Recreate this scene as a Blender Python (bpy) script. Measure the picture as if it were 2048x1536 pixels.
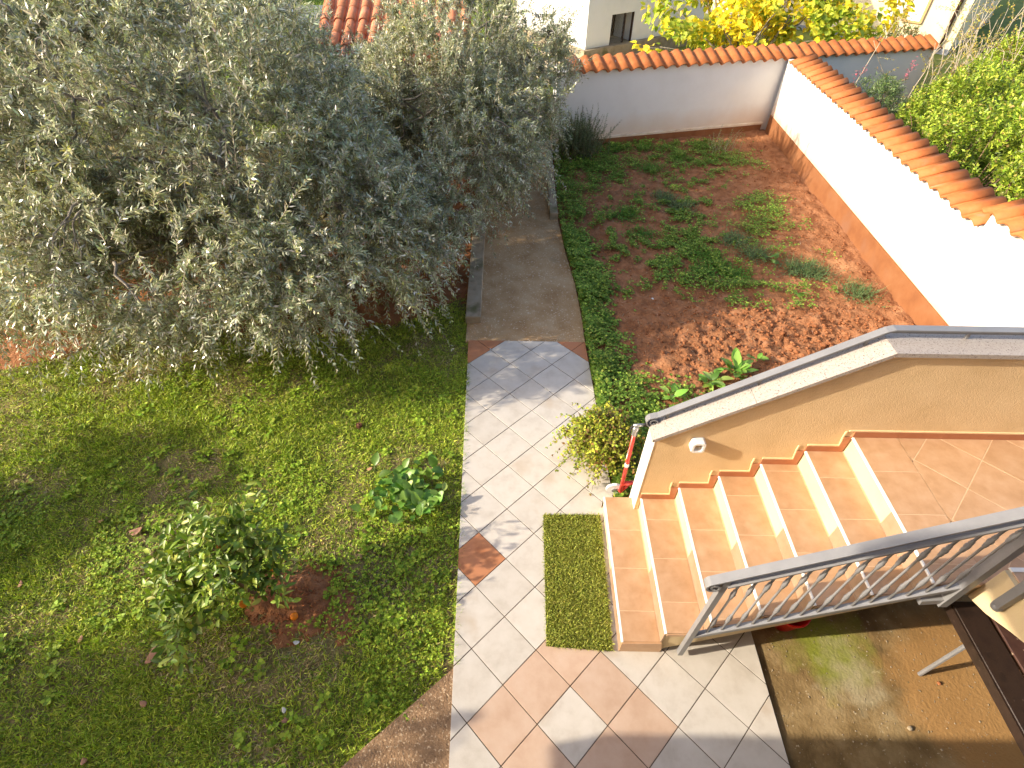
import bpy, math
import numpy as np
from mathutils import Matrix, Vector

# ---------------------------------------------------------------- camera, sky, sun, exposure
scene = bpy.context.scene
for o in list(bpy.data.objects):
    bpy.data.objects.remove(o)
COL = scene.collection
rng = np.random.default_rng(11)

CAM = np.array([0.2754, -4.7105, 4.1581])
pitch, roll, yaw = math.radians(45.05), math.radians(0.77), math.radians(-0.234)
fw = Vector((math.sin(yaw)*math.cos(pitch), math.cos(yaw)*math.cos(pitch), -math.sin(pitch)))
rt = Vector((math.cos(yaw), -math.sin(yaw), 0.0))
up = rt.cross(fw)
rt2 = rt*math.cos(roll) + up*math.sin(roll)
up2 = up*math.cos(roll) - rt*math.sin(roll)
cam_data = bpy.data.cameras.new('camera')
cam_data.sensor_width = 36.0
cam_data.lens = 1078.2/2048*36
cam_data.clip_start = 0.05
cam_data.clip_end = 600
cam = bpy.data.objects.new('camera', cam_data)
cam.matrix_world = Matrix(((rt2.x, up2.x, -fw.x, CAM[0]), (rt2.y, up2.y, -fw.y, CAM[1]),
                           (rt2.z, up2.z, -fw.z, CAM[2]), (0, 0, 0, 1)))
COL.objects.link(cam)
scene.camera = cam

SUN_EL, SUN_AZ = math.radians(25.0), math.radians(10.2)      # light travels towards +x, a little +y
to_sun = Vector((-math.cos(SUN_AZ)*math.cos(SUN_EL), -math.sin(SUN_AZ)*math.cos(SUN_EL), math.sin(SUN_EL)))
world = bpy.data.worlds.new('World')
scene.world = world
world.use_nodes = True
wn = world.node_tree.nodes
sky = wn.new('ShaderNodeTexSky')
sky.sky_type = 'NISHITA'
sky.sun_disc = False
sky.sun_elevation = SUN_EL
sky.sun_rotation = math.atan2(to_sun.x, to_sun.y)
sky.air_density = 1.0
sky.dust_density = 3.5
sky.ozone_density = 1.0
wn['Background'].inputs['Strength'].default_value = 0.15
world.node_tree.links.new(sky.outputs['Color'], wn['Background'].inputs['Color'])
sun_data = bpy.data.lights.new('sun', 'SUN')
sun_data.energy = 3.6
sun_data.angle = math.radians(0.55)
sun_data.color = (1.0, 0.88, 0.69)
sun = bpy.data.objects.new('sun', sun_data)
sun.rotation_euler = to_sun.to_track_quat('Z', 'Y').to_euler()
sun.location = (-12, -4, 9)
COL.objects.link(sun)
scene.view_settings.view_transform = 'Standard'
scene.view_settings.look = 'None'
scene.view_settings.exposure = 1.19
scene.view_settings.gamma = 1.0
scene.view_settings.use_curve_mapping = False

# ---------------------------------------------------------------- helpers
class MB:
    """collects polygons of one mesh"""
    def __init__(s): s.v = []; s.f = []
    def add(s, vs, fs):
        b = len(s.v); s.v += [tuple(map(float, q)) for q in vs]; s.f += [tuple(b+i for i in f) for f in fs]; return s
    def box(s, x0, x1, y0, y1, z0, z1):
        return s.add([(x0,y0,z0),(x1,y0,z0),(x1,y1,z0),(x0,y1,z0),(x0,y0,z1),(x1,y0,z1),(x1,y1,z1),(x0,y1,z1)],
                     [(3,2,1,0),(4,5,6,7),(0,1,5,4),(1,2,6,5),(2,3,7,6),(3,0,4,7)])
    def prism(s, poly, z0, z1, ch=0.0):
        """convex or concave polygon (counter-clockwise) extruded in z, optional chamfer on the top edge"""
        n = len(poly)
        if ch:
            ins = inset(poly, ch)
            vs = [(x,y,z0) for x,y in poly]+[(x,y,z1-ch) for x,y in poly]+[(x,y,z1) for x,y in ins]
            fs = [tuple(range(n-1,-1,-1)), tuple(range(2*n,3*n))]
            for k in range(n):
                m = (k+1) % n
                fs += [(k,m,n+m,n+k), (n+k,n+m,2*n+m,2*n+k)]
        else:
            vs = [(x,y,z0) for x,y in poly]+[(x,y,z1) for x,y in poly]
            fs = [tuple(range(n-1,-1,-1)), tuple(range(n,2*n))]
            fs += [(k,(k+1)%n,n+(k+1)%n,n+k) for k in range(n)]
        return s.add(vs, fs)
    def profile_y(s, poly, y0, y1):
        """polygon in x,z extruded along y"""
        n = len(poly)
        vs = [(x,y0,z) for x,z in poly]+[(x,y1,z) for x,z in poly]
        fs = [tuple(range(n)), tuple(range(2*n-1,n-1,-1))]
        fs += [((k+1)%n,k,n+k,n+(k+1)%n) for k in range(n)]
        return s.add(vs, fs)
    def profile_x(s, poly, x0, x1):
        n = len(poly)
        vs = [(x0,y,z) for y,z in poly]+[(x1,y,z) for y,z in poly]
        fs = [tuple(range(n-1,-1,-1)), tuple(range(n,2*n))]
        fs += [(k,(k+1)%n,n+(k+1)%n,n+k) for k in range(n)]
        return s.add(vs, fs)
    def tube(s, pts, rad, n=6, cap=True):
        pts = [np.array(q, float) for q in pts]
        if np.isscalar(rad): rad = [rad]*len(pts)
        vs = []; ref = None
        for k, q in enumerate(pts):
            t = pts[min(k+1, len(pts)-1)]-pts[max(k-1, 0)]
            t = t/(np.linalg.norm(t)+1e-9)
            if ref is None:
                ref = np.array([0,0,1.0]) if abs(t[2]) < .9 else np.array([1.0,0,0])
            a = np.cross(t, ref); a /= np.linalg.norm(a)+1e-9
            b = np.cross(a, t); ref = b
            for j in range(n):
                w = 2*math.pi*j/n
                vs.append(q+rad[k]*(a*math.cos(w)+b*math.sin(w)))
        fs = []
        for k in range(len(pts)-1):
            for j in range(n):
                m = (j+1) % n
                fs.append((k*n+j, (k+1)*n+j, (k+1)*n+m, k*n+m))
        if cap:
            fs += [tuple(range(n)), tuple(range((len(pts)-1)*n+n-1, (len(pts)-1)*n-1, -1))]
        return s.add(vs, fs)
    def bar(s, pts, w, h, side=(0,1,0)):
        """rectangular bar: w along 'side', h across, swept along pts"""
        side = np.array(side, float); vs = []
        pts = [np.array(q, float) for q in pts]
        for k, q in enumerate(pts):
            t = pts[min(k+1, len(pts)-1)]-pts[max(k-1, 0)]
            t /= np.linalg.norm(t)+1e-9
            u = np.cross(t, side); u /= np.linalg.norm(u)+1e-9
            vs += [q-side*w/2-u*h/2, q+side*w/2-u*h/2, q+side*w/2+u*h/2, q-side*w/2+u*h/2]
        fs = []
        for k in range(len(pts)-1):
            for j in range(4):
                m = (j+1) % 4
                fs.append((4*k+j, 4*k+m, 4*k+4+m, 4*k+4+j))
        L = 4*(len(pts)-1)
        fs += [(3,2,1,0), (L,L+1,L+2,L+3)]
        return s.add(vs, fs)
    def lathe(s, prof, n=10, c=(0,0,0)):
        vs = []; fs = []
        for r, z in prof:
            for j in range(n):
                w = 2*math.pi*j/n
                vs.append((c[0]+r*math.cos(w), c[1]+r*math.sin(w), c[2]+z))
        for k in range(len(prof)-1):
            for j in range(n):
                m = (j+1) % n
                fs.append((k*n+j, k*n+m, (k+1)*n+m, (k+1)*n+j))
        fs += [tuple(range(n-1,-1,-1)), tuple(range((len(prof)-1)*n, len(prof)*n))]
        return s.add(vs, fs)
    def mesh(s, name, mat, smooth=False):
        me = bpy.data.meshes.new(name)
        me.from_pydata(s.v, [], s.f)
        me.materials.append(mat)
        if smooth:
            me.polygons.foreach_set('use_smooth', [True]*len(me.polygons))
        return me

def inset(poly, d):
    out = []; n = len(poly)
    for k in range(n):
        p0, p1, p2 = (np.array(poly[(k+i) % n], float) for i in (-1, 0, 1))
        a = p1-p0; b = p2-p1
        a /= np.linalg.norm(a)+1e-12; b /= np.linalg.norm(b)+1e-12
        na = np.array([-a[1], a[0]]); nb = np.array([-b[1], b[0]])
        m = na+nb; q = np.dot(m, m)
        m = m*(2/q) if q > .2 else na
        out.append(tuple(p1+m*d))
    return out

def clip(poly, a, b, c):
    """keep the part of poly where a*x+b*y<=c"""
    out = []
    for k in range(len(poly)):
        p, q = poly[k], poly[(k+1) % len(poly)]
        dp, dq = a*p[0]+b*p[1]-c, a*q[0]+b*q[1]-c
        if dp <= 0: out.append(p)
        if dp*dq < 0:
            t = dp/(dp-dq); out.append((p[0]+t*(q[0]-p[0]), p[1]+t*(q[1]-p[1])))
    return out

def area(poly):
    return .5*sum(poly[k][0]*poly[(k+1) % len(poly)][1]-poly[(k+1) % len(poly)][0]*poly[k][1] for k in range(len(poly)))

def dedupe(poly, e=2e-3):
    out = []
    for q in poly:
        if not out or math.dist(q, out[-1]) > e: out.append(q)
    while len(out) > 1 and math.dist(out[0], out[-1]) < e: out.pop()
    return out

def link(o, parent=None):
    COL.objects.link(o)
    if parent is not None:
        o.parent = parent
        w = parent.location.copy() if parent.parent is None else Vector((0,0,0))
        o.matrix_parent_inverse = Matrix.Translation(-w) if parent.parent is None else Matrix.Identity(4)
    return o

def obj(name, mb, mat, parent=None, smooth=False, kind=None):
    me = mb.mesh(name, mat, smooth) if isinstance(mb, MB) else mb
    o = bpy.data.objects.new(name, me)
    if kind: o['kind'] = kind
    return link(o, parent)

def put(name, me, loc, parent=None, rot=(0,0,0), scale=(1,1,1)):
    o = bpy.data.objects.new(name, me)
    o.location = loc; o.rotation_euler = rot; o.scale = scale
    return link(o, parent)

def tag(o, label, cat, group=None):
    o['label'] = label; o['category'] = cat
    if group: o['group'] = group
    return o

def thing(name, label, cat, loc=(0,0,0), group=None):
    o = bpy.data.objects.new(name, None)
    o.empty_display_size = .1
    o.location = loc
    COL.objects.link(o)
    return tag(o, label, cat, group)

def struct(name, mb, mat, smooth=False):
    o = obj(name, mb, mat, None, smooth)
    o['kind'] = 'structure'
    return o

def big(name, V, F, mat, col=None, smooth=False):
    """large mesh from numpy arrays; col = one colour per vertex (the thing's own colour)"""
    V = np.ascontiguousarray(V, dtype=np.float32); F = np.ascontiguousarray(F, dtype=np.int32)
    me = bpy.data.meshes.new(name)
    n, k = F.shape
    me.vertices.add(len(V)); me.vertices.foreach_set('co', V.ravel())
    me.loops.add(n*k); me.loops.foreach_set('vertex_index', F.ravel())
    me.polygons.add(n); me.polygons.foreach_set('loop_start', np.arange(0, n*k, k, dtype=np.int32))
    me.polygons.foreach_set('loop_total', np.full(n, k, dtype=np.int32))
    if smooth: me.polygons.foreach_set('use_smooth', np.ones(n, dtype=bool))
    if col is not None:
        at = me.attributes.new('col', 'FLOAT_COLOR', 'POINT')
        c = np.ones((len(V), 4), dtype=np.float32); c[:, :3] = col
        at.data.foreach_set('color', c.ravel())
    me.materials.append(mat)
    me.update(calc_edges=True)
    return me

# numpy noise ------------------------------------------------------
_T = np.random.default_rng(5).random((256, 256))
def vnoise(x, y):
    xi = np.floor(x).astype(int); yi = np.floor(y).astype(int)
    fx = x-xi; fy = y-yi
    fx = fx*fx*(3-2*fx); fy = fy*fy*(3-2*fy)
    g = lambda a, b: _T[a % 256, b % 256]
    return (g(xi,yi)*(1-fx)+g(xi+1,yi)*fx)*(1-fy)+(g(xi,yi+1)*(1-fx)+g(xi+1,yi+1)*fx)*fy
def fbm(x, y, o=4):
    r = 0; a = .5
    for k in range(o):
        r = r+a*vnoise(x*2**k+17.3*k, y*2**k+5.1*k); a *= .5
    return r/(1-.5**o)
def nrm(a): return a/(np.linalg.norm(a, axis=-1, keepdims=True)+1e-9)
def rdir(n): return nrm(rng.normal(size=(n, 3)))

# materials --------------------------------------------------------
def ramp_mat(name, cols, scale=4.0, rough=.8, bump=0.0, bscale=40.0, detail=5.0, jitter=0.0, spec=.3, spots=None, metal=0.0,
             bdist=.01, stain=None):
    """procedural: noise picks between cols; bump from finer noise; jitter = brightness change per object;
    spots=(colour, scale, threshold); stain=(colour, scale, threshold)"""
    m = bpy.data.materials.new(name); m.use_nodes = True
    nt = m.node_tree; N = nt.nodes; Lk = nt.links.new
    b = N['Principled BSDF']
    b.inputs['Roughness'].default_value = rough
    b.inputs['Specular IOR Level'].default_value = spec
    b.inputs['Metallic'].default_value = metal
    tc = N.new('ShaderNodeTexCoord')
    oi = N.new('ShaderNodeObjectInfo')
    add = N.new('ShaderNodeVectorMath'); add.operation = 'MULTIPLY_ADD'
    Lk(oi.outputs['Random'], add.inputs[0]); add.inputs[1].default_value = (31, 17, 23)
    Lk(tc.outputs['Object'], add.inputs[2])
    if jitter == 0: add.inputs[1].default_value = (0, 0, 0)
    n1 = N.new('ShaderNodeTexNoise'); n1.inputs['Scale'].default_value = scale; n1.inputs['Detail'].default_value = detail
    n1.inputs['Roughness'].default_value = .62
    Lk(add.outputs[0], n1.inputs['Vector'])
    r = N.new('ShaderNodeValToRGB')
    el = r.color_ramp.elements
    lo, hi = .3, .7
    for k, c in enumerate(cols):
        p = lo+(hi-lo)*k/max(1, len(cols)-1)
        e = el[k] if k < 2 else el.new(p)
        e.position = p; e.color = (*c, 1)
    if len(cols) == 1: el[1].color = (*cols[0], 1)
    Lk(n1.outputs['Fac'], r.inputs['Fac'])
    out = r.outputs['Color']
    for sp, soft in ((stain, .16), (spots, .06)):
        if not sp: continue
        n2 = N.new('ShaderNodeTexNoise'); n2.inputs['Scale'].default_value = sp[1]; n2.inputs['Detail'].default_value = 4
        Lk(add.outputs[0], n2.inputs['Vector'])
        mr = N.new('ShaderNodeMapRange'); mr.inputs['From Min'].default_value = sp[2]; mr.inputs['From Max'].default_value = sp[2]+soft
        Lk(n2.outputs['Fac'], mr.inputs['Value'])
        mx = N.new('ShaderNodeMixRGB'); mx.inputs['Color2'].default_value = (*sp[0], 1)
        Lk(mr.outputs['Result'], mx.inputs['Fac']); Lk(out, mx.inputs['Color1']); out = mx.outputs['Color']
    if jitter:
        hv = N.new('ShaderNodeHueSaturation')
        ma = N.new('ShaderNodeMath'); ma.operation = 'MULTIPLY_ADD'
        Lk(oi.outputs['Random'], ma.inputs[0]); ma.inputs[1].default_value = 2*jitter; ma.inputs[2].default_value = 1-jitter
        Lk(ma.outputs[0], hv.inputs['Value']); Lk(out, hv.inputs['Color']); out = hv.outputs['Color']
    Lk(out, b.inputs['Base Color'])
    if bump:
        n3 = N.new('ShaderNodeTexNoise'); n3.inputs['Scale'].default_value = bscale; n3.inputs['Detail'].default_value = 4
        Lk(add.outputs[0], n3.inputs['Vector'])
        bp = N.new('ShaderNodeBump'); bp.inputs['Strength'].default_value = bump; bp.inputs['Distance'].default_value = bdist
        Lk(n3.outputs['Fac'], bp.inputs['Height']); Lk(bp.outputs['Normal'], b.inputs['Normal'])
    return m

def leaf_mat(name, rough=.45, trans=.25, spec=.4, gain=(1,1,1)):
    """colour comes from the leaf's own 'col' attribute"""
    m = bpy.data.materials.new(name); m.use_nodes = True
    nt = m.node_tree; N = nt.nodes; Lk = nt.links.new
    b = N['Principled BSDF']; b.inputs['Roughness'].default_value = rough
    b.inputs['Specular IOR Level'].default_value = spec
    at = N.new('ShaderNodeAttribute'); at.attribute_name = 'col'
    Lk(at.outputs['Color'], b.inputs['Base Color'])
    tr = N.new('ShaderNodeBsdfTranslucent')
    mu = N.new('ShaderNodeMixRGB'); mu.blend_type = 'MULTIPLY'; mu.inputs['Fac'].default_value = 1
    mu.inputs['Color2'].default_value = (1.5*gain[0], 1.6*gain[1], .7*gain[2], 1)
    Lk(at.outputs['Color'], mu.inputs['Color1']); Lk(mu.outputs['Color'], tr.inputs['Color'])
    mx = N.new('ShaderNodeMixShader'); mx.inputs['Fac'].default_value = trans
    Lk(b.outputs[0], mx.inputs[1]); Lk(tr.outputs[0], mx.inputs[2])
    Lk(mx.outputs[0], N['Material Output'].inputs['Surface'])
    return m

M = {}
M['tile_white'] = ramp_mat('cream_floor_tile', [(.44,.395,.345),(.51,.47,.42),(.545,.505,.46)], 7, .42, .05, 90, jitter=.045, spec=.4, stain=((.43,.35,.27), 2.6, .61))
M['tile_peach'] = ramp_mat('peach_floor_tile', [(.44,.30,.215),(.49,.35,.26),(.52,.385,.30)], 6, .45, .05, 90, jitter=.05, spec=.4)
M['tile_brown'] = ramp_mat('terracotta_floor_tile', [(.36,.14,.06),(.44,.19,.09),(.40,.17,.09)], 6, .5, .05, 90, jitter=.05)
M['grout'] = ramp_mat('dark_grout', [(.07,.05,.035),(.13,.095,.07)], 20, .9, .3, 80)
M['step_tile'] = ramp_mat('terracotta_step_tile', [(.39,.225,.115),(.45,.27,.148),(.49,.31,.185)], 9, .4, .04, 70, jitter=.05, spec=.45, stain=((.52,.33,.20), 5, .56))
M['riser_tile'] = ramp_mat('peach_riser_tile', [(.26,.165,.10),(.30,.20,.13),(.325,.225,.155)], 9, .4, .04, 70, jitter=.04)
M['nosing'] = ramp_mat('white_edge_trim', [(.80,.76,.70),(.84,.81,.76)], 12, .3)
M['stair_grout'] = ramp_mat('pale_grout', [(.55,.38,.24),(.64,.46,.30)], 20, .9, .2, 90)
M['skirting'] = ramp_mat('brown_skirting_tile', [(.36,.13,.06),(.42,.17,.085)], 10, .4, jitter=.06)
M['skirt_top'] = ramp_mat('cream_joint', [(.72,.52,.28),(.78,.6,.36)], 14, .7)
M['plaster_yellow'] = ramp_mat('ochre_plaster', [(.62,.435,.235),(.68,.485,.27),(.71,.515,.295)], 3.5, .85, .55, 130, bdist=.006)
M['plaster_beige'] = ramp_mat('beige_plaster', [(.56,.43,.25),(.62,.49,.30)], 3, .85, .35, 120, bdist=.005)
M['plaster_white'] = ramp_mat('white_render', [(.74,.735,.73),(.79,.785,.78),(.80,.80,.80)], 1.6, .85, .25, 150, bdist=.004, stain=((.70,.66,.60), 1.1, .63))
M['plaster_cream'] = ramp_mat('cream_render', [(.72,.60,.40),(.78,.67,.46)], 1.5, .85, .3, 80, stain=((.60,.5,.36), .9, .58))
M['plinth'] = ramp_mat('terracotta_plinth_paint', [(.20,.074,.028),(.245,.098,.038),(.265,.118,.052)], 3, .8, .25, 90, bdist=.005, stain=((.23,.105,.055), 2.2, .58))
M['ledge'] = ramp_mat('dusty_ledge', [(.55,.40,.26),(.66,.54,.40),(.70,.62,.5)], 5, .85, .2, 60)
M['granite'] = ramp_mat('speckled_granite', [(.29,.25,.22),(.36,.315,.285),(.40,.36,.33)], 60, .45, .05, 200, spots=((.08,.06,.055), 120, .59), spec=.5)
M['metal'] = ramp_mat('grey_painted_metal', [(.17,.17,.18),(.21,.21,.22)], 8, .36, .05, 120, spec=.5)
M['coping_tile'] = ramp_mat('orange_clay_tile', [(.34,.098,.027),(.40,.128,.036),(.42,.15,.052)], 7, .7, .15, 80, jitter=.12, stain=((.34,.16,.09), 4, .62))
M['roof_tile'] = ramp_mat('old_clay_tile', [(.42,.15,.07),(.52,.20,.10),(.56,.26,.16)], 5, .8, .25, 50, jitter=.16, stain=((.26,.15,.1), 6, .58))
M['concrete'] = ramp_mat('washed_concrete', [(.33,.19,.085),(.43,.275,.14),(.50,.355,.21)], 3.2, .92, .8, 60, bdist=.008, spots=((.62,.50,.37), 48, .61), stain=((.24,.155,.08), 1.6, .60))
M['aggregate'] = ramp_mat('exposed_aggregate', [(.20,.12,.065),(.31,.195,.11)], 30, .92, .9, 75, bdist=.01, spots=((.50,.37,.24), 62, .58))
M['kerb'] = ramp_mat('kerb_concrete', [(.22,.17,.11),(.32,.26,.18),(.37,.31,.23)], 7, .93, .5, 120, stain=((.14,.13,.06), 4, .57))
M['wood_dark'] = ramp_mat('dark_stained_wood', [(.016,.010,.008),(.032,.019,.014),(.024,.014,.011)], 9, .38, .15, 60, jitter=.2, spots=((.12,.085,.065), 30, .69), spec=.4)
M['wood_red'] = ramp_mat('worn_red_wood', [(.05,.022,.018),(.085,.04,.03)], 10, .55, .2, 60, spots=((.4,.28,.2), 26, .66))
M['bark'] = ramp_mat('olive_bark', [(.13,.11,.085),(.24,.21,.17),(.33,.29,.24)], 14, .9, .7, 40)
M['twig'] = ramp_mat('twig_bark', [(.32,.27,.20),(.44,.38,.29)], 10, .85)
M['twig_brown'] = ramp_mat('brown_twig', [(.12,.075,.045),(.2,.13,.08)], 10, .85)
M['white_plastic'] = ramp_mat('white_plastic', [(.78,.77,.75)], 3, .35)
M['red_paint'] = ramp_mat('red_paint', [(.46,.035,.025),(.56,.055,.035)], 14, .35, spec=.5, spots=((.62,.5,.45), 40, .69))
M['red_plastic'] = ramp_mat('red_plastic', [(.55,.012,.01)], 3, .35)
M['black_rubber'] = ramp_mat('black_rubber', [(.03,.03,.03)], 3, .6)
M['steel'] = ramp_mat('bare_steel', [(.42,.42,.43)], 3, .35, metal=.7)
M['mat_back'] = ramp_mat('mat_backing', [(.05,.07,.015),(.075,.095,.02)], 60, .9)
M['dark_metal'] = ramp_mat('brown_downpipe', [(.055,.03,.025)], 3, .45)
M['glass'] = ramp_mat('dark_glass', [(.05,.055,.06)], 3, .08, spec=.6)
M['tan_frame'] = ramp_mat('tan_wood_frame', [(.5,.3,.13),(.58,.36,.17)], 10, .6)
M['coop_dark'] = ramp_mat('dark_boards', [(.035,.02,.014),(.06,.035,.022)], 8, .8)
M['pot'] = ramp_mat('clay_pot', [(.42,.18,.09),(.5,.23,.12)], 8, .8)
M['orange'] = ramp_mat('orange_skin', [(.80,.22,.012),(.85,.27,.02)], 20, .4, .2, 200, bdist=.001)
M['dry_leaf'] = ramp_mat('dry_leaf', [(.27,.13,.075),(.40,.22,.14)], 30, .8)
M['scrap'] = ramp_mat('pale_scrap', [(.62,.62,.6),(.72,.72,.7)], 30, .8)
M['cone'] = ramp_mat('brown_cone', [(.10,.04,.022),(.17,.07,.04)], 60, .8)
M['road'] = ramp_mat('grey_asphalt', [(.24,.25,.28),(.3,.31,.34)], 3, .9)
M['blue_wall'] = ramp_mat('pale_blue_render', [(.48,.55,.64),(.56,.63,.70)], 2, .8)
M['mesh_wire'] = ramp_mat('galvanised_wire', [(.35,.33,.3)], 3, .5, metal=.6)

def soil_mat(name, cols, bump, bscale, stain):
    return ramp_mat(name, cols, 5.5, .95, bump, bscale, 8, bdist=.02, stain=stain, spec=.1)
M['soil'] = soil_mat('red_soil', [(.19,.078,.035),(.285,.125,.058),(.365,.175,.09)], 1.0, 30, ((.40,.20,.10), 1.7, .60))
M['clod'] = ramp_mat('soil_clod', [(.19,.07,.03),(.29,.115,.05),(.37,.165,.08)], 9, .95, .9, 60, spec=.1)
M['lawn_soil'] = soil_mat('lawn_soil', [(.12,.10,.042),(.19,.155,.065),(.27,.21,.10)], .8, 60, ((.26,.17,.095), 1.3, .59))
M['meadow'] = ramp_mat('meadow_ground', [(.09,.11,.02),(.14,.18,.03),(.18,.18,.05)], 2.5, .95, .7, 40, 8)
M['ground'] = ramp_mat('distant_ground', [(.13,.13,.045),(.2,.16,.08),(.25,.2,.12)], .6, .95, .4, 20, 8)

# mossy concrete of the yard: moss and damp stains with shapes of their own
def yard_mat():
    m = ramp_mat('mossy_yard_concrete', [(.105,.068,.028),(.215,.145,.066),(.34,.25,.13)], 3.4, .95, .8, 55, 12, bdist=.007, spec=.12,
                 spots=((.42,.34,.22), 26, .66), stain=((.115,.08,.032), 1.9, .56))
    nt = m.node_tree; N = nt.nodes; Lk = nt.links.new
    b = N['Principled BSDF']; src = b.inputs['Base Color'].links[0].from_socket
    tc = N.new('ShaderNodeTexCoord')
    cur = src
    for (c, loc, r0, sc, col) in ((0, (2.62,-3.22,0), .30, 6, (.21,.25,.03)), (1, (2.75,-3.45,0), .20, 9, (.36,.31,.20)), (2, (3.6,-3.55,0), .62, 5, (.36,.20,.075))):
        d = N.new('ShaderNodeVectorMath'); d.operation = 'DISTANCE'; d.inputs[1].default_value = loc
        Lk(tc.outputs['Object'], d.inputs[0])
        nz = N.new('ShaderNodeTexNoise'); nz.inputs['Scale'].default_value = sc; nz.inputs['Detail'].default_value = 6
        Lk(tc.outputs['Object'], nz.inputs['Vector'])
        ma = N.new('ShaderNodeMath'); ma.operation = 'MULTIPLY_ADD'
        Lk(nz.outputs['Fac'], ma.inputs[0]); ma.inputs[1].default_value = .55; Lk(d.outputs['Value'], ma.inputs[2])
        mr = N.new('ShaderNodeMapRange'); mr.inputs['From Min'].default_value = r0+.36; mr.inputs['From Max'].default_value = r0+.12
        mr.inputs['To Max'].default_value = .8
        Lk(ma.outputs[0], mr.inputs['Value'])
        mx = N.new('ShaderNodeMixRGB'); mx.inputs['Color2'].default_value = (*col, 1)
        Lk(mr.outputs['Result'], mx.inputs['Fac']); Lk(cur, mx.inputs['Color1']); cur = mx.outputs['Color']
    Lk(cur, b.inputs['Base Color'])
    return m
M['yard'] = yard_mat()
M['olive_leaf'] = leaf_mat('olive_leaf', .34, .15, .7, (.85,.82,1.5))
M['leaf'] = leaf_mat('green_leaf', .42, .2, .4)
M['leaf_soft'] = leaf_mat('soft_leaf', .6, .2, .2)
M['fig_leaf'] = leaf_mat('yellow_fig_leaf', .55, .25, .25)
M['grass'] = leaf_mat('grass_blade', .55, .14, .25)
M['turf'] = leaf_mat('artificial_turf', .6, .1, .2)

# ---------------------------------------------------------------- layout lines
def path_left(y):  return -0.267-0.0407*(y-.163)
def path_right(y):
    if y > .17: return float(np.interp(y, [.17,.58,1.33,2.21,3.09,3.85,7], [1.113,1.112,1.08,.99,.93,.93,.93]))
    return 1.113-0.0347*(y-.173)
def back_y(x): return 6.26+.268*(x-2.06)
def side_x(y): return 5.29+.027*(y-1.0)

# ---------------------------------------------------------------- ground and paving
struct('ground', MB().add([(-150,-60,-.30),(150,-60,-.30),(150,240,-.30),(-150,240,-.30)], [(0,1,2,3)]), M['ground'])

def sheet(name, mat, x0, x1, y0, y1, step, zfun, keep=None):
    nx = int((x1-x0)/step)+1; ny = int((y1-y0)/step)+1
    X, Y = np.meshgrid(np.linspace(x0,x1,nx), np.linspace(y0,y1,ny))
    Z = zfun(X, Y)
    V = np.c_[X.ravel(), Y.ravel(), Z.ravel()]
    i = np.arange(nx*ny).reshape(ny, nx)
    F = np.c_[i[:-1,:-1].ravel(), i[:-1,1:].ravel(), i[1:,1:].ravel(), i[1:,:-1].ravel()]
    if keep is not None:
        k = keep(X, Y).ravel()
        F = F[k[F].all(1)]
    o = bpy.data.objects.new(name, big(name, V, F, mat, smooth=True))
    o['kind'] = 'structure'
    COL.objects.link(o)
    return o

def lawn_z(x, y):
    z = -.045+.03*(fbm(x*1.1,y*1.1)-.5)+.022*(fbm(x*9,y*9,3)-.5)
    d = np.hypot((x+1.42)/1.0, (y+2.93)/.8)
    return z+.05*np.exp(-(d/.33)**2)*(0.6+.8*fbm(x*14,y*14,3))
sheet('lawn', M['lawn_soil'], -9.5, .30, -6.0, 5.9, .035, lawn_z,
      lambda x, y: (x < -.20-.0407*(y-.163)))

def soil_z(x, y):
    till = np.clip(1-np.hypot((x-3.4)/2.2, (y-.1)/1.15)**2, 0, 1)
    z = -.035+.05*(fbm(x*1.3+3,y*1.3)-.5)+.06*(fbm(x*5,y*5,4)-.5)*(1+till)+.055*(fbm(x*17,y*17,3)-.5)*(.8+1.3*till)
    z += .07*till*(.4+fbm(x*3,y*3,3))
    furrow = .006*np.sin((x*.96+y*.12)*2*math.pi/.45)*(y > 1)
    edge = np.clip((x-.98)/.35, 0, 1)
    return np.where(x < 1.25, np.minimum(z, -.02), z)*1.0+furrow*edge-.02*(1-edge)
sheet('garden_bed', M['soil'], .86, 5.75, -2.15, 8.1, .032, soil_z,
      lambda x, y: (y < 6.36+.268*(x-2.06)) & (x < 5.42+.027*(y-1)) & (x > np.where(y > .17, .86, 1.05)) & ((y > -2.1) | (x > 9)))

# red earth under the olives, tilled
def bare_z(x, y):
    d = np.minimum(np.hypot((x+2.6)/2.6,(y-1.6)/1.3), np.minimum(np.hypot((x+6.0)/1.6,(y-.5)/1.0), np.hypot((x+.6)/.9,(y-4.2)/2.3)))
    w = d+.35*(fbm(x*2.2,y*2.2)-.5)
    return lawn_z(x, y)+np.clip((1.0-w)*.3, -.03, .018)+.035*(fbm(x*15,y*15,3)-.5)
sheet('bare_soil', M['soil'], -8.0, -.32, -.5, 5.85, .04, bare_z)

def patch_z(x, y):
    w = np.hypot((x+1.40)/.40,(y+2.93)/.31)+2.4*(fbm(x*4.3+2,y*4.3,4)-.5)
    return lawn_z(x, y)+np.clip((1.0-w)*.05, -.03, .006)+.030*(fbm(x*26,y*26,3)-.5)
sheet('soil_patch', M['soil'], -1.95, -.85, -3.4, -2.45, .018, patch_z)
struct('meadow', MB().add([(-30,5.95,-.12),(1.98,6.42,-.12),(9.2,8.3,-.12),(20,9.5,-.2),(24,40,-.1),(-30,40,-.1)], [(0,1,2,3,4,5)]), M['meadow'])
struct('road', MB().add([(-40,13.5,-.085),(-6.2,14.6,-.085),(-6.6,19,-.085),(-40,17.9,-.085)], [(0,1,2,3)]), M['road'])

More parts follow.
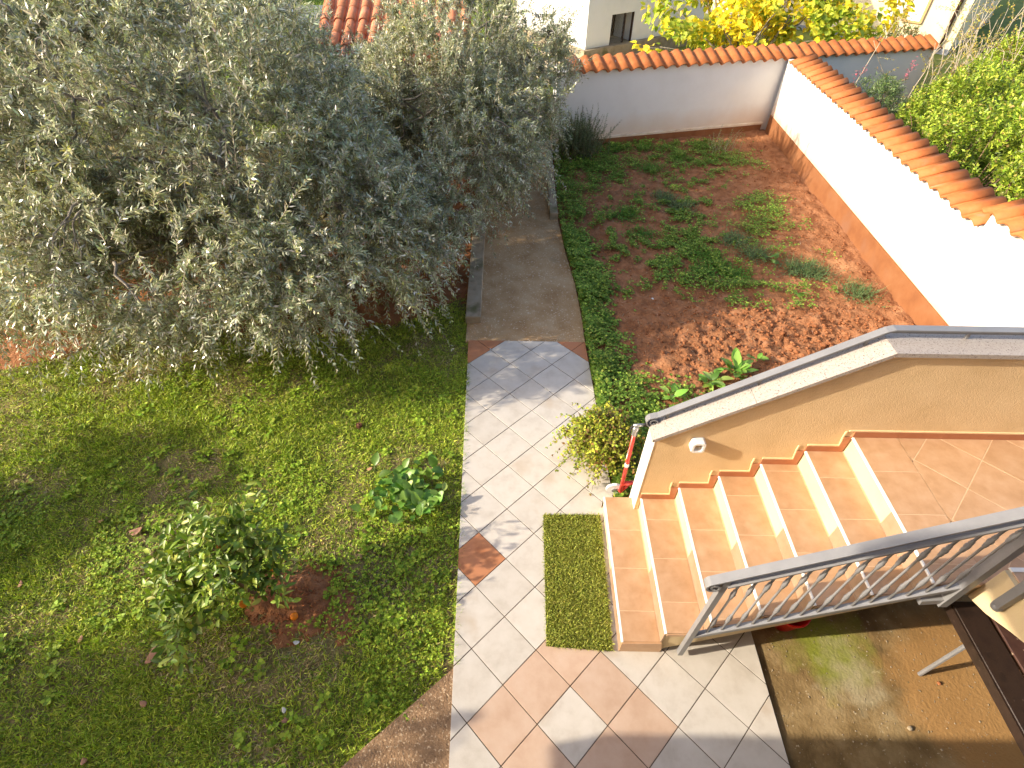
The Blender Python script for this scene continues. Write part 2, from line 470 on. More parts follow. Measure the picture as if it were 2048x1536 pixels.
# concrete garden path with its kerbs
pts_l = [(-.30, y) for y in (.158, .5, 3, 6.0)]
ys = [.158,.58,1.33,2.21,3.09,3.85,6.05]
poly = [(-.30,.158)]+[(path_right(y), y) for y in ys]+[(-.42,6.05),(-.36,3)]
cp = struct('concrete_path', MB().prism(poly, -.14, -.012), M['concrete'])
kl = MB()
nK = 3
ky = [.50, 2.4, 4.3, 6.0]
for k in range(nK):
    a, b = ky[k]+.004, ky[k+1]-.004
    f = lambda y: -.305-.022*(y-.5)
    obj('kerb_stone', MB().prism([(f(a)-.02,a),(f(a)+.165,a),(f(b)+.165,b),(f(b)-.02,b)], -.13, .085+.004*k, .008), M['kerb'], cp)
for a, b in ((3.12,4.5),(4.508,6.0)):
    obj('kerb_stone', MB().prism([(.80,a),(.925,a),(.915,b),(.80,b)], -.13, .10, .008), M['kerb'], cp)

# small concrete apron at the lawn corner
struct('concrete_apron', MB().prism([(-.12,-3.43),(-1.75,-4.90),(-1.75,-5.6),(.02,-5.6),(-.045,-5.3)], -.15, -.004), M['aggregate'])

# yard
struct('concrete_yard', MB().prism([(2.10,-5.6),(5.4,-5.6),(5.4,-2.05),(1.6,-2.05),(1.6,-2.6),(2.10,-2.6)], -.16, -.028), M['yard'])

# tiled path: grout bed with one mesh per tile
lx = lambda y: path_left(y)
bed = struct('tiled_path', MB().prism([(lx(-5.6)+.004,-5.6),(2.088,-5.6),(2.088,-2.5),(1.26,-2.5),(1.186,-2.0),(1.111,.155),(lx(.155)+.004,.155)], -.15, -.0045), M['grout'])
U = 1/3.0; G = .0062
R2 = math.sqrt(.5)
peach = {(5,8),(6,8),(7,8),(5,9),(5,10),(7,9),(6,10),(7,10)}
brown = {(5,5),(-1,-1),(0,-1),(-3,2),(-2,-2),(-4,3),(-3,1),(-4,2)}
trng = np.random.default_rng(3)
for i in range(-8, 16):
    for j in range(-8, 24):
        W = lambda a, b: ((-a+b)*R2*U, (-a-b)*R2*U)
        q = [W(i,j), W(i+1,j), W(i+1,j+1), W(i,j+1)]
        cyy = sum(t[1] for t in q)/4; cxx = sum(t[0] for t in q)/4
        if area(q) < 0: q = q[::-1]
        q = inset(q, G/2)
        q = clip(q, 0, 1, .163); 
        q = clip(q, 0, -1, 5.55) if q else q
        if q: q = clip(q, -1, -.0407, .267-.0407*.163)          # left edge
        if q:
            if cyy > -2.2 or cxx < 1.1: 
                if cyy > -2.42: q = clip(q, 1, .0347, 1.113+.0347*.173)
            q = clip(q, 1, 0, 2.086) if q else q
        q = dedupe(q) if q else q
        if not q or len(q) < 3 or area(q) < 4e-4: continue
        c = (i, j)
        mt = M['tile_peach'] if c in peach else M['tile_brown'] if c in brown else M['tile_white']
        mx, my = np.mean(q, axis=0)
        o = obj('floor_tile', MB().prism([(a-mx, b-my) for a, b in q], -.009, 0, .0010), mt, bed)
        o.location = (mx, my, trng.uniform(-.0012, .0012))
        o.rotation_euler = (trng.uniform(-.004,.004), trng.uniform(-.004,.004), 0)

# ---------------------------------------------------------------- staircase
NR, RH, TD = 7, 1.1667/7, .2743
X0 = 1.071; YB, YF = -2.203, -3.292
LZ = NR*RH
def nose_x(k): return X0+TD*(k-1)
st = thing('staircase', 'outdoor staircase with terracotta tiled treads, peach risers and white nosings', 'staircase', (X0, -2.75, 0))
prof = [(X0+.012, -.1), (X0+.012, RH-.012)]
for k in range(2, NR+1):
    prof += [(nose_x(k)+.012, (k-1)*RH-.012), (nose_x(k)+.012, k*RH-.012)]
prof += [(4.6, LZ-.012), (4.6, LZ-.17), (2.86, LZ-.17), (1.62, .17), (1.36, .0), (1.36, -.1)]
obj('stair_slab', MB().profile_y(prof, YF+.012, YB-.002), M['plaster_beige'], st)
def rect(x0, x1, y0, y1): return [(x0,y0),(x1,y0),(x1,y1),(x0,y1)]
srng = np.random.default_rng(9)
for k in range(1, NR+1):
    z = k*RH
    yb = -2.092 if k == 1 else YB
    xa = nose_x(k)+.014
    xb = nose_x(k+1) if k < NR else nose_x(k)+.325
    # grout bed under the tiles of this tread
    obj('mortar_bed', MB().box(nose_x(k)+.010, xb+.012, YF+.006, yb, z-.012, z-.0014), M['stair_grout'], st)
    off = (.20, .20, .02, .22, .0, .16, .10)[k-1]
    cuts = [YF]+[c for c in np.arange(YF+.02+off*1.0, yb-.05, .333)]+[yb]
    cuts = [c for n_, c in enumerate(cuts) if n_ == 0 or c-cuts[n_-1] > .03]
    for a, b in zip(cuts[:-1], cuts[1:]):
        obj('tread_tile', MB().prism(rect(xa, xb-.002, a+.0024, b-.0024), z-.011, z+srng.uniform(-.0005,.0005), .0008), M['step_tile'], st)
    # riser
    obj('riser_tile', MB().box(nose_x(k)+.002, nose_x(k)+.011, YF+.003, (YF+yb)/2-.08+.1*srng.random(), z-RH+.001, z-.013), M['riser_tile'], st)
    yb2 = st.children[-1].data.vertices[2].co.y
    obj('riser_tile', MB().box(nose_x(k)+.002, nose_x(k)+.011, yb2+.002, yb-.001, z-RH+.001, z-.013), M['riser_tile'], st)
    obj('nosing', MB().profile_y([(nose_x(k)-.001,z-.012),(nose_x(k)+.0135,z-.012),(nose_x(k)+.0135,z+.001),(nose_x(k)+.004,z+.001),(nose_x(k)-.001,z-.004)], YF, yb-.0005), M['nosing'], st)
    # end board of the first step and edge tiles at the open side
    if k == 1:
        obj('end_tile', MB().profile_y([(X0+.003,.002),(1.375,.002),(1.375,.06),(nose_x(2)+.01,RH-.004),(X0+.003,RH-.014)], YF-.008, YF+.003), M['step_tile'], st)
        obj('end_tile', MB().box(X0+.003, nose_x(2), -2.093, -2.083, .0, RH-.014), M['riser_tile'], st)
        obj('step_block', MB().box(X0+.013, nose_x(2)+.03, -2.21, -2.094, -.1, RH-.0125), M['plaster_beige'], st)
    else:
        obj('edge_tile', MB().box(nose_x(k)+.015, xb-.003 if k < NR else 3.0, YF-.006, YF-.0005, z-.035, z-.002), M['step_tile'], st)
    # skirting against the wall
    if k >= 2:
        h = .062
        xs0 = nose_x(k)-.005
        xe = (nose_x(k+1)-h*.62) if k < NR else 4.6
        if k < NR:
            pts = [(xs0,z+.001),(nose_x(k+1)-.001,z+.001),(nose_x(k+1)-.001,z+RH-.001),(nose_x(k+1)-h*.95,z+RH+h*.0),(xe-.01,z+h),(xs0,z+h)]
            sk = obj('skirting_tile', MB().profile_y(pts, YB-.009, YB), M['skirting'], st)
            pts2 = [(xs0,z+h),(xe-.01,z+h),(nose_x(k+1)-h*.95,z+RH),(nose_x(k+1)-h*.95,z+RH+h),(nose_x(k+1)-h*.95-.010,z+RH+h),(nose_x(k+1)-h*.95-.010,z+RH+.004),(xe-.016,z+h+.012),(xs0,z+h+.012)]
            obj('cream_joint', MB().profile_y(pts2, YB-.008, YB), M['skirt_top'], st)
        else:
            for a in np.arange(xs0, 4.6, .32):
                obj('skirting_tile', MB().box(a+.001, min(a+.319,4.6), YB-.009, YB, z+.001, z+h), M['skirting'], st)
            obj('cream_joint', MB().box(xs0-.045, 4.6, YB-.008, YB, z+h, z+h+.012), M['skirt_top'], st)
# landing: diagonal tile field
LX = nose_x(NR)+.325
obj('mortar_bed', MB().box(LX, 4.6, YF+.006, YB, LZ-.012, LZ-.0014), M['stair_grout'], st)
for a in range(-12, 12):
    for b in range(-12, 12):
        W = lambda s_, t_: (LX+.02+(s_+t_)*R2*U, -2.40+(t_-s_)*R2*U)
        q = [W(a,b), W(a+1,b), W(a+1,b+1), W(a,b+1)]
        if area(q) < 0: q = q[::-1]
        q = inset(q, .0026)
        for A_, B_, C_ in ((-1,0,-LX-.002),(1,0,4.59),(0,1,YB-.001),(0,-1,-YF)):
            q = clip(q, A_, B_, C_) if q else q
        q = dedupe(q) if q else q
        if not q or len(q) < 3 or area(q) < 3e-5: continue
        obj('landing_tile', MB().prism(q, LZ-.011, LZ+srng.uniform(-.0005,.0005), .0008), M['step_tile'], st)

# second flight, turning towards the house
f2 = thing('upper_flight', 'upper flight of tiled steps with smooth beige flank rising from the landing', 'stairs', (3.02, -3.3, LZ))
FX = 3.02
pr = [(YF+.004, LZ-.17), (YF+.004, LZ)]
for k in range(1, 9):
    pr += [(YF+.004-TD*(k-1), LZ+RH*k), (YF+.004-TD*k, LZ+RH*k)]
pr += [(YF-TD*8, LZ+RH*8-.30), (YF-.26, LZ-.03), (YF-.12, LZ-.12)]
obj('flank', MB().profile_x(pr[::-1], FX, 4.6), M['plaster_beige'], f2)
for k in range(1, 9):
    y1 = YF-TD*(k-1); z = LZ+RH*k
    for a in np.arange(FX+.03, 4.5, .333):
        obj('tread_tile', MB().prism(rect(a, min(a+.331,4.59), y1-TD+.004, y1-.011), z+.001, z+.009, .0015), M['step_tile'], f2)
    obj('riser_tile', MB().box(FX+.03, 4.59, y1+.005, y1+.014, z-RH+.011, z-.004), M['riser_tile'], f2)
    obj('nosing', MB().box(FX+.03, 4.59, y1-.010, y1+.015, z-.003, z+.010), M['nosing'], f2)

# ---------------------------------------------------------------- stair parapet
pw = thing('stair_parapet', 'ochre plastered parapet wall beside the stairs with sloping granite coping', 'wall', (2.6, -2.1, 0))
PX0, PZ0, PXK, PZK = 1.318, 1.12, 2.60, 1.965
YW0, YW1 = YB+.0, -2.04
obj('plaster_wall', MB().profile_y([(PX0+.004,-.1),(4.6,-.1),(4.6,PZK),(PXK,PZK),(PX0+.004,PZ0)], YW0, YW1), M['plaster_yellow'], pw)
obj('white_end', MB().box(PX0-.004, PX0+.003, YW0-.003, YW1+.003, .0, PZ0-.003), M['nosing'], pw)
def slope_z(x): return PZ0+(PZK-PZ0)*(x-PX0)/(PXK-PX0)
cw0, cw1 = YW0-.036, YW1+.036
def slab(xs, th, y0, y1, lift):
    m = MB()
    lo = [(x, (slope_z(x) if x < PXK else PZK)+lift) for x in xs]
    hi = [(x, z+th) for x, z in lo][::-1]
    return m.profile_y(lo+hi, y0, y1)
obj('coping_slab', slab([PX0-.03, 1.9, ], .032, cw0, cw1, .001), M['granite'], pw)
obj('coping_slab', slab([1.903, PXK-.001], .032, cw0, cw1, .001), M['granite'], pw)
obj('coping_slab', slab([PXK+.001, 3.6], .032, cw0, cw1, .001), M['granite'], pw)
obj('coping_slab', slab([3.603, 4.6], .032, cw0, cw1, .001), M['granite'], pw)
# flat handrail on top of the parapet
pr_ = thing('parapet_handrail', 'flat grey metal handrail with a scroll end along the granite coping', 'handrail', (PX0, -2.1, PZ0+.05))
YR = -2.085
dx, dz = PXK-PX0, PZK-PZ0; sl = dz/dx
def spiral(cx, cz, r0, turns, n, a0, sgn):
    out = []
    for k in range(n+1):
        t = k/n
        r = r0*(1-.80*t)
        w = a0+sgn*turns*2*math.pi*t
        out.append((cx+r*math.cos(w), cz+r*math.sin(w)))
    return out
ang = math.atan(sl)
hx, hz = 1.275, slope_z(1.30)+.105
c0 = (hx+.052*math.sin(ang), hz-.052*math.cos(ang))
spn = spiral(c0[0], c0[1], .052, 1.6, 30, math.pi/2+ang, 1)
railpts = [(4.6,YR,PZK+.105),(PXK+.02,YR,PZK+.105),(PXK-.02,YR,slope_z(PXK-.02)+.105)]+[(x,YR,slope_z(x)+.105) for x in (2.1,1.6,1.33)]+[(x,YR,z) for x, z in spn]
obj('rail_bar', MB().bar(railpts, .052, .009), M['metal'], pr_)
obj('under_bar', MB().bar([(4.6,YR,PZK+.086),(PXK,YR,PZK+.086),(PXK-.03,YR,slope_z(PXK-.03)+.086),(1.36,YR,slope_z(1.36)+.086)], .026, .022), M['metal'], pr_)
for x in (1.40, 1.95, 2.5, 3.1, 3.7, 4.3):
    zz = (slope_z(x) if x < PXK else PZK)+.03
    obj('bracket', MB().box(x-.008, x+.008, YR-.008, YR+.008, zz, zz+.06), M['metal'], pr_)

# wall lamp
wl = thing('wall_lamp', 'small white plastic rounded square lamp frame on the ochre parapet', 'lamp', (1.62, YW0, 1.03))
m = MB()
def rrect(w, h, r, n=5):
    out = []
    for cx, cz, a in ((w/2-r,h/2-r,0),(-w/2+r,h/2-r,90),(-w/2+r,-h/2+r,180),(w/2-r,-h/2+r,270)):
        for k in range(n+1):
            t = math.radians(a+90*k/n); out.append((cx+r*math.cos(t), cz+r*math.sin(t)))
    return out
o_, i_ = rrect(.100,.112,.026), rrect(.062,.070,.014)
cx, cz = 1.624, 1.075
n = len(o_)
vs = [(cx+x,YW0-.0,cz+z) for x, z in o_]+[(cx+x,YW0-.052,cz+z) for x, z in o_]+[(cx+x*.94,YW0-.060,cz+z*.94) for x, z in o_]+[(cx+x,YW0-.060,cz+z) for x, z in i_]+[(cx+x,YW0-.018,cz+z) for x, z in i_]
fs = []
for r_ in range(4):
    for k in range(n):
        q = (k+1) % n
        fs.append((r_*n+k, r_*n+q, (r_+1)*n+q, (r_+1)*n+k))
obj('frame', m.add(vs, fs), M['white_plastic'], wl)
obj('diffuser', MB().add([(cx+x,YW0-.020,cz+z) for x, z in i_], [tuple(range(n))]), M['plaster_yellow'], wl)

# ---------------------------------------------------------------- front railing
fr = thing('stair_railing', 'grey wrought metal stair railing with fifteen knuckled balusters and scroll handrail', 'railing', (1.5, -3.31, 0))
YRF = -3.318
SR = .605
def hz_(x): return 1.205+SR*(x-1.42)      # handrail top
def bz_(x): return .405+SR*(x-1.53)      # bottom rail top
ang = math.atan(SR)
spc = (1.42+.047*math.sin(ang), hz_(1.42)-.006-.047*math.cos(ang))
spn = spiral(spc[0], spc[1], .047, 1.5, 28, math.pi/2+ang, 1)
obj('handrail', MB().bar([(3.0,YRF,hz_(3.0)-.006),(2.2,YRF,hz_(2.2)-.006),(1.45,YRF,hz_(1.45)-.006)]+[(x,YRF,z) for x, z in spn], .056, .013), M['metal'], fr)
obj('upper_rail', MB().bar([(2.98,YRF,hz_(2.98)-.055),(1.52,YRF,hz_(1.52)-.055)], .034, .084), M['metal'], fr)
obj('rail_lip', MB().bar([(2.98,YRF,hz_(2.98)-.102),(1.52,YRF,hz_(1.52)-.102)], .054, .012), M['metal'], fr)
obj('bottom_rail', MB().bar([(2.86,YRF,bz_(2.86)-.016),(1.52,YRF,bz_(1.52)-.016)], .034, .032), M['metal'], fr)
obj('post', MB().box(1.487, 1.523, YRF-.018, YRF+.018, .045, hz_(1.505)-.012), M['metal'], fr)
obj('post', MB().box(2.835, 2.885, YRF-.025, YRF+.025, .96, 2.12), M['metal'], fr)
obj('bracket', MB().bar([(2.72,YRF+.012,.985),(2.90,YRF+.012,1.02)], .055, .05), M['metal'], fr)
obj('bolt', MB().lathe([(.009,-.004),(.009,.012),(.005,.016)], 8, (0,0,0)), M['steel'], fr)
fr.children[-1].location = (2.87, YRF-.030, 1.03); fr.children[-1].rotation_euler = (math.pi/2, 0, 0)
bl = hz_(1.6)-.11-bz_(1.6)
prof = [(.0085,0),(.0085,.05)]
def knuckle(z0):
    return [(.0075,z0-.055),(.012,z0-.048),(.010,z0-.040),(.0135,z0-.032),(.0105,z0-.022),(.0155,z0-.010),(.0155,z0+.010),(.0105,z0+.022),(.0135,z0+.032),(.010,z0+.040),(.012,z0+.048),(.0075,z0+.055)]
prof = [(.0075,-.01)]+knuckle(.17)+[(.0068,bl*.5)]+knuckle(bl-.17)+[(.0085,bl-.06),(.011,bl-.04),(.0085,bl+.01)]
bal_me = MB().lathe(prof, 8).mesh('baluster', M['metal'], True)
for k in range(15):
    x = 1.595+.0845*k
    put('baluster', bal_me, (x, YRF, bz_(x)), fr, (0,0,.4*k))
for k in range(3):   # scroll curls at the foot of some balusters
    pass
# railing of the upper flight
ur = thing('upper_railing', 'grey metal post and rail fixed to the beige flank of the upper flight', 'railing', (2.98, -3.42, 1.2))
obj('post', MB().bar([(2.985,-3.43,1.20),(2.985,-3.43,2.35)], .045, .045), M['metal'], ur)
obj('post_cap', MB().lathe([(.026,-.02),(.030,-.006),(.030,.008),(.022,.016)], 10, (2.985,-3.43,1.19)), M['metal'], ur)
obj('post', MB().bar([(2.985,-4.5,1.9),(2.985,-4.5,3.0)], .045, .045), M['metal'], ur)
obj('handrail', MB().bar([(2.985,-3.38,2.35),(2.985,-4.62,3.10)], .055, .012, (1,0,0)), M['metal'], ur)
obj('bottom_rail', MB().bar([(2.985,-3.43,1.53),(2.985,-4.52,2.19)], .034, .032, (1,0,0)), M['metal'], ur)
ub = bal_me
for k in range(10):
    y = -3.54-.095*k
    put('baluster', ub, (2.985, y, 1.545-(y+3.43)*.605), ur, (0,0,.3*k), (1,1,.95))

# terrace behind the camera: its floor throws the broad shade over the yard
th = thing('house_terrace', 'raised house terrace slab with plastered wall below', 'terrace', (0, -5.4, 0))
obj('floor_slab', MB().box(-4.35, 5.6, -7.6, -4.765, 2.32, 2.50), M['plaster_beige'], th)
obj('wall', MB().box(-2.6, 5.6, -7.6, -5.75, -.15, 2.318), M['plaster_beige'], th)
obj('roof_eave', MB().box(-5.2, 6.2, -9.6, -4.62, 5.03, 5.2), M['roof_tile'], th)
obj('upper_wall', MB().box(-3.6, 5.6, -9.4, -7.0, 2.502, 5.028), M['plaster_beige'], th)
for x in (-4.2, -1.2, 1.6): obj('pillar', MB().box(x, x+.25, -5.15, -4.9, -.1, 2.318), M['plaster_beige'], th)

# ---------------------------------------------------------------- white garden walls with clay tile coping
def coping_tile_mesh(name, mat, L=.43, P=.238, A=.030, th=.013, n=14):
    """one S-shaped clay tile: up-slope along +x, width along +y"""
    ys_ = np.linspace(-.012, P+.010, n)
    zz = A*np.sin(2*math.pi*(ys_/P)-.5)+.006*np.sin(4*math.pi*ys_/P)
    zz = zz+np.where(ys_ > P*.93, -.004, 0)+np.where(ys_ < .02, .006, 0)
    v = []
    for x, drop in ((0, 0), (L, 0)):
        for y, z in zip(ys_, zz): v.append((x, y, z+.02))
        for y, z in zip(ys_, zz): v.append((x, y, z+.02-th))
    f = []
    for k in range(n-1):
        f.append((k, 2*n+k, 2*n+k+1, k+1))                    # top
        f.append((n+k, n+k+1, 3*n+k+1, 3*n+k))                # underside
        f.append((k, k+1, n+k+1, n+k))                        # eave end
        f.append((2*n+k, 3*n+k, 3*n+k+1, 2*n+k+1))
    f += [(0, n, 3*n, 2*n), (n-1, 3*n-1, 4*n-1, 2*n-1)]
    me = MB().add(v, [q[::-1] for q in f]).mesh(name, mat)
    for pl in me.polygons: pl.use_smooth = abs(pl.normal.x) < .5
    return me
ct = coping_tile_mesh('coping_tile', M['coping_tile'])
crng = np.random.default_rng(21)
def tile_run(parent, p0, p1, up_dir, zeave, slope, pitch=.238):
    """tiles from p0 to p1 (eave line); up_dir = horizontal direction up the slope"""
    p0 = np.array(p0); p1 = np.array(p1); d = p1-p0; Ln = np.linalg.norm(d); d /= Ln
    rz = math.atan2(up_dir[1], up_dir[0])
    n = int(Ln/pitch)
    for k in range(n):
        q = p0+d*pitch*k
        o = put('coping_tile', ct, (q[0], q[1], zeave+crng.uniform(-.004,.004)), parent,
                (0,0,0), (crng.uniform(.98,1.02),1,1))
        o.rotation_euler = (Matrix.Rotation(rz+crng.uniform(-.018,.018), 4, 'Z') @ Matrix.Rotation(-slope+crng.uniform(-.012,.012), 4, 'Y')).to_euler()

def dirt_wall(name, base_mat_cols, z0, z1, col):
    """white render with soil splash stains low down: the stain is wear on the wall itself"""
    m = ramp_mat(name, base_mat_cols, 1.6, .85, .25, 150, bdist=.004, stain=((.72,.69,.64), 1.1, .63))
    nt = m.node_tree; N = nt.nodes; Lk = nt.links.new
    b = N['Principled BSDF']; src = b.inputs['Base Color'].links[0].from_socket
    tc = N.new('ShaderNodeTexCoord'); sp = N.new('ShaderNodeSeparateXYZ'); Lk(tc.outputs['Object'], sp.inputs[0])
    nz = N.new('ShaderNodeTexNoise'); nz.inputs['Scale'].default_value = 3; nz.inputs['Detail'].default_value = 6
    Lk(tc.outputs['Object'], nz.inputs['Vector'])
    ma = N.new('ShaderNodeMath'); ma.operation = 'MULTIPLY_ADD'; Lk(nz.outputs['Fac'], ma.inputs[0]); ma.inputs[1].default_value = -.30
    Lk(sp.outputs['Z'], ma.inputs[2])
    mr = N.new('ShaderNodeMapRange'); mr.inputs['From Min'].default_value = z1-.15; mr.inputs['From Max'].default_value = z0-.15; mr.inputs['To Max'].default_value = .75
    Lk(ma.outputs[0], mr.inputs['Value'])
    mx = N.new('ShaderNodeMixRGB'); mx.inputs['Color2'].default_value = (*col, 1)
    Lk(mr.outputs['Result'], mx.inputs['Fac']); Lk(src, mx.inputs['Color1']); Lk(mx.outputs['Color'], b.inputs['Base Color'])
    return m
wcols = [(.66,.635,.60),(.70,.68,.65),(.73,.71,.68)]
M['wall_side'] = dirt_wall('white_side_render', wcols, .28, .62, (.66,.42,.24))
M['wall_back'] = dirt_wall('white_back_render', wcols, .10, .50, (.62,.46,.32))

sw = thing('garden_wall', 'white rendered wall with terracotta plinth along the dug bed, capped with clay tiles', 'wall', (5.4, 3.0, 0), 'white garden walls')
YC = back_y(5.4)-.05
def strip(y0, y1, a, b): return [(side_x(y0)+a,y0),(side_x(y0)+b,y0),(side_x(y1)+b,y1),(side_x(y1)+a,y1)]
obj('render', MB().prism(strip(.64, YC, .012, .24), -.2, 1.285), M['wall_side'], sw)
obj('render', MB().prism(strip(-2.03, .638, .012, .24), -.2, 1.465), M['wall_side'], sw)
obj('plinth', MB().prism(strip(-2.02, YC-.02, 0, .10), -.2, .285), M['plinth'], sw)
SLP = math.radians(19)
tile_run(sw, (side_x(.70)-.055, .70), (side_x(7.0)-.055, 7.02), (1,-.027), 1.285, SLP)
tile_run(sw, (side_x(-1.95)-.055, -1.90), (side_x(.66)-.055, .735), (1,-.027), 1.465, SLP)
mort = MB()
for y0, y1, z in ((.70, 6.9, 1.286), (-1.9, .64, 1.466)):
    mort.add([(side_x(y0)+.02,y0,z),(side_x(y1)+.02,y1,z),(side_x(y1)+.24,y1,z),(side_x(y0)+.24,y0,z),
              (side_x(y0)+.24,y0,z+.06),(side_x(y1)+.24,y1,z+.06)], [(0,1,2,3),(0,3,4),(1,5,2),(2,5,4,3),(0,4,5,1)])
obj('mortar', mort, M['plaster_white'], sw)

bw = thing('garden_wall', 'shaded white wall with a ledge at its foot, closing the garden at the back', 'wall', (4.5, 6.9, 0), 'white garden walls')
def bstrip(x0, x1, a, b):
    t = math.hypot(1, .268); nx_, ny_ = -.268/t, 1/t
    return [(x0+nx_*a, back_y(x0)+ny_*a),(x1+nx_*a, back_y(x1)+ny_*a),(x1+nx_*b, back_y(x1)+ny_*b),(x0+nx_*b, back_y(x0)+ny_*b)]
obj('render', MB().prism(bstrip(.98, 8.80, .02, .23), -.2, 1.285), M['wall_back'], bw)
obj('plinth', MB().prism(bstrip(.98, 5.36, -.005, .05), -.2, .085), M['plinth'], bw)
obj('ledge', MB().prism(bstrip(.98, 5.36, -.03, .04), .085, .125, .006), M['ledge'], bw)
t = math.hypot(1, .268); upd = (-.268/t, 1/t)
e0 = bstrip(1.0, 8.9, -.06, 0)
# back coping: width runs from right to left so that the tile frame stays right-handed
tile_run(bw, e0[1], e0[0], upd, 1.285, SLP, .228)
mort = MB(); a, b = bstrip(1.0, 8.78, .03, .23), 0
mort.add([(a[0][0],a[0][1],1.286),(a[1][0],a[1][1],1.286),(a[2][0],a[2][1],1.286),(a[3][0],a[3][1],1.286),(a[2][0],a[2][1],1.37),(a[3][0],a[3][1],1.37)],
         [(0,1,2,3),(0,5,4,1),(1,4,2),(2,4,5,3),(0,3,5)])
obj('mortar', mort, M['plaster_white'], bw)

# ---------------------------------------------------------------- leaf builders
def quads(P, D, S, L, W, curl=.12):
    """one folded quad per leaf"""
    n = len(P); L = np.broadcast_to(L, (n,))[:,None]; W = np.broadcast_to(W, (n,))[:,None]
    Nn = np.cross(S, D)
    V = np.empty((n,4,3), np.float32)
    V[:,0] = P
    V[:,1] = P+D*L*.45+S*W*.5+Nn*W*curl
    V[:,2] = P+D*L-Nn*W*curl*1.5
    V[:,3] = P+D*L*.45-S*W*.5+Nn*W*curl
    return V.reshape(-1,3), np.arange(4*n, dtype=np.int32).reshape(n,4)

def blades(P, D, S, L, W, shape, bend=.25, fold=.15):
    """leaf with a midrib: shape = [(t, half width factor)], rows of left/mid/right"""
    n = len(P); L = np.broadcast_to(L, (n,))[:,None]; W = np.broadcast_to(W, (n,))[:,None]
    bend = np.broadcast_to(bend, (n,))[:,None]
    Nn = nrm(np.cross(S, D)); k = len(shape)
    V = np.empty((n,k*3,3), np.float32)
    for r, (tt, w) in enumerate(shape):
        c = P+D*L*tt-Nn*L*bend*tt*tt
        V[:,3*r] = c+S*W*w+Nn*W*w*fold*2
        V[:,3*r+1] = c
        V[:,3*r+2] = c-S*W*w+Nn*W*w*fold*2
    f = []
    for r in range(k-1):
        f += [(3*r,3*r+1,3*r+4,3*r+3),(3*r+1,3*r+2,3*r+5,3*r+4)]
    f = np.array(f, np.int32)
    F = (np.arange(n, dtype=np.int32)[:,None,None]*(3*k)+f[None]).reshape(-1,4)
    return V.reshape(-1,3), F

def join(parts):
    V = []; F = []; C = []; b = 0
    for v, f, c in parts:
        V.append(v); F.append(f+b); C.append(c); b += len(v)
    return np.concatenate(V), np.concatenate(F), np.concatenate(C)

def pal(n, cols, wts, jit=.18):
    cols = np.array(cols); i = rng.choice(len(cols), n, p=np.array(wts)/sum(wts))
    c = cols[i]*(1+jit*rng.normal(size=(n,1)))*(1+.06*rng.normal(size=(n,3)))
    return np.clip(c, .004, .9)

def side_of(D, roll=None):
    n = len(D)
    ref = np.tile(np.array([0,0,1.0]), (n,1))
    ref[np.abs(D[:,2]) > .95] = (1,0,0)
    S = nrm(np.cross(D, ref)); B = np.cross(S, D)
    if roll is None: roll = rng.uniform(-.6,.6,n)
    roll = np.asarray(roll)[:,None]
    return S*np.cos(roll)+B*np.sin(roll)

def foliage(name, parts, mat, parent, kind='stuff', smooth=False):
    V, F, C = join(parts)
    o = bpy.data.objects.new(name, big(name, V, F, mat, C, smooth))
    if kind: o['kind'] = kind
    return link(o, parent)

def twig_tubes(P0, D0, L, g, rad, K=4):
    """3-sided tapering twigs, bending down under gravity"""
    n = len(P0); t = np.linspace(0, 1, K)
    pos = P0[:,None]+D0[:,None]*(L[:,None]*t)[:,:,None]
    pos[:,:,2] -= (L*g)[:,None]*t**2
    a = side_of(D0, np.zeros(n)); b = np.cross(a, D0)
    V = np.empty((n,K,3,3), np.float32)
    for j in range(3):
        w = 2*math.pi*j/3
        r = rad*(1-.7*t)[None,:,None]
        V[:,:,j] = pos+r*(a*math.cos(w)+b*math.sin(w))[:,None]
    f = []
    for k in range(K-1):
        for j in range(3):
            m_ = (j+1) % 3
            f.append((3*k+j, 3*k+m_, 3*k+3+m_, 3*k+3+j))
    f = np.array(f, np.int32)
    F = (np.arange(n, dtype=np.int32)[:,None,None]*(3*K)+f[None]).reshape(-1,4)
    return V.reshape(-1,3), F

def sprays(P0, D0, L, g, per, leafL, leafW, cols, wts, spread=.75, curl=.12, jit=.16):
    """leaves in opposite pairs along drooping twigs"""
    n = len(P0)
    t = (np.arange(per)+.6)/per
    T = np.tile(t, (n,1))+rng.uniform(-.3,.3,(n,per))/per
    pos = P0[:,None]+D0[:,None]*(L[:,None]*T)[:,:,None]
    pos[:,:,2] -= (L*g)[:,None]*T**2
    tan = np.tile(D0[:,None], (1,per,1)); tan[:,:,2] -= 2*g[:,None]*T; tan = nrm(tan)
    pos = pos.reshape(-1,3); tan = tan.reshape(-1,3)
    m = len(pos)
    out = []
    tone = np.repeat(1+.22*rng.normal(size=n), per)
    rl = np.tile(np.arange(per)*1.35, n)+np.repeat(rng.uniform(0,6.28,n), per)
    sd = side_of(tan, rl)
    for s in (1, -1):
        D = nrm(tan*(1-spread*.35)+sd*s*spread+rng.normal(size=(m,3))*.16)
        S = side_of(D, rng.normal(size=m)*.6)
        LL = leafL*rng.uniform(.65,1.2,m)*np.tile(np.sin(np.pi*(.18+.72*t))**.5, n)
        v, f = quads(pos, D, S, LL, leafW*rng.uniform(.8,1.2,m), curl)
        c = np.clip(pal(m, cols, wts, jit)*tone[:,None], .004, .9)
        out.append((v, f, np.repeat(c, 4, axis=0)))
    return out

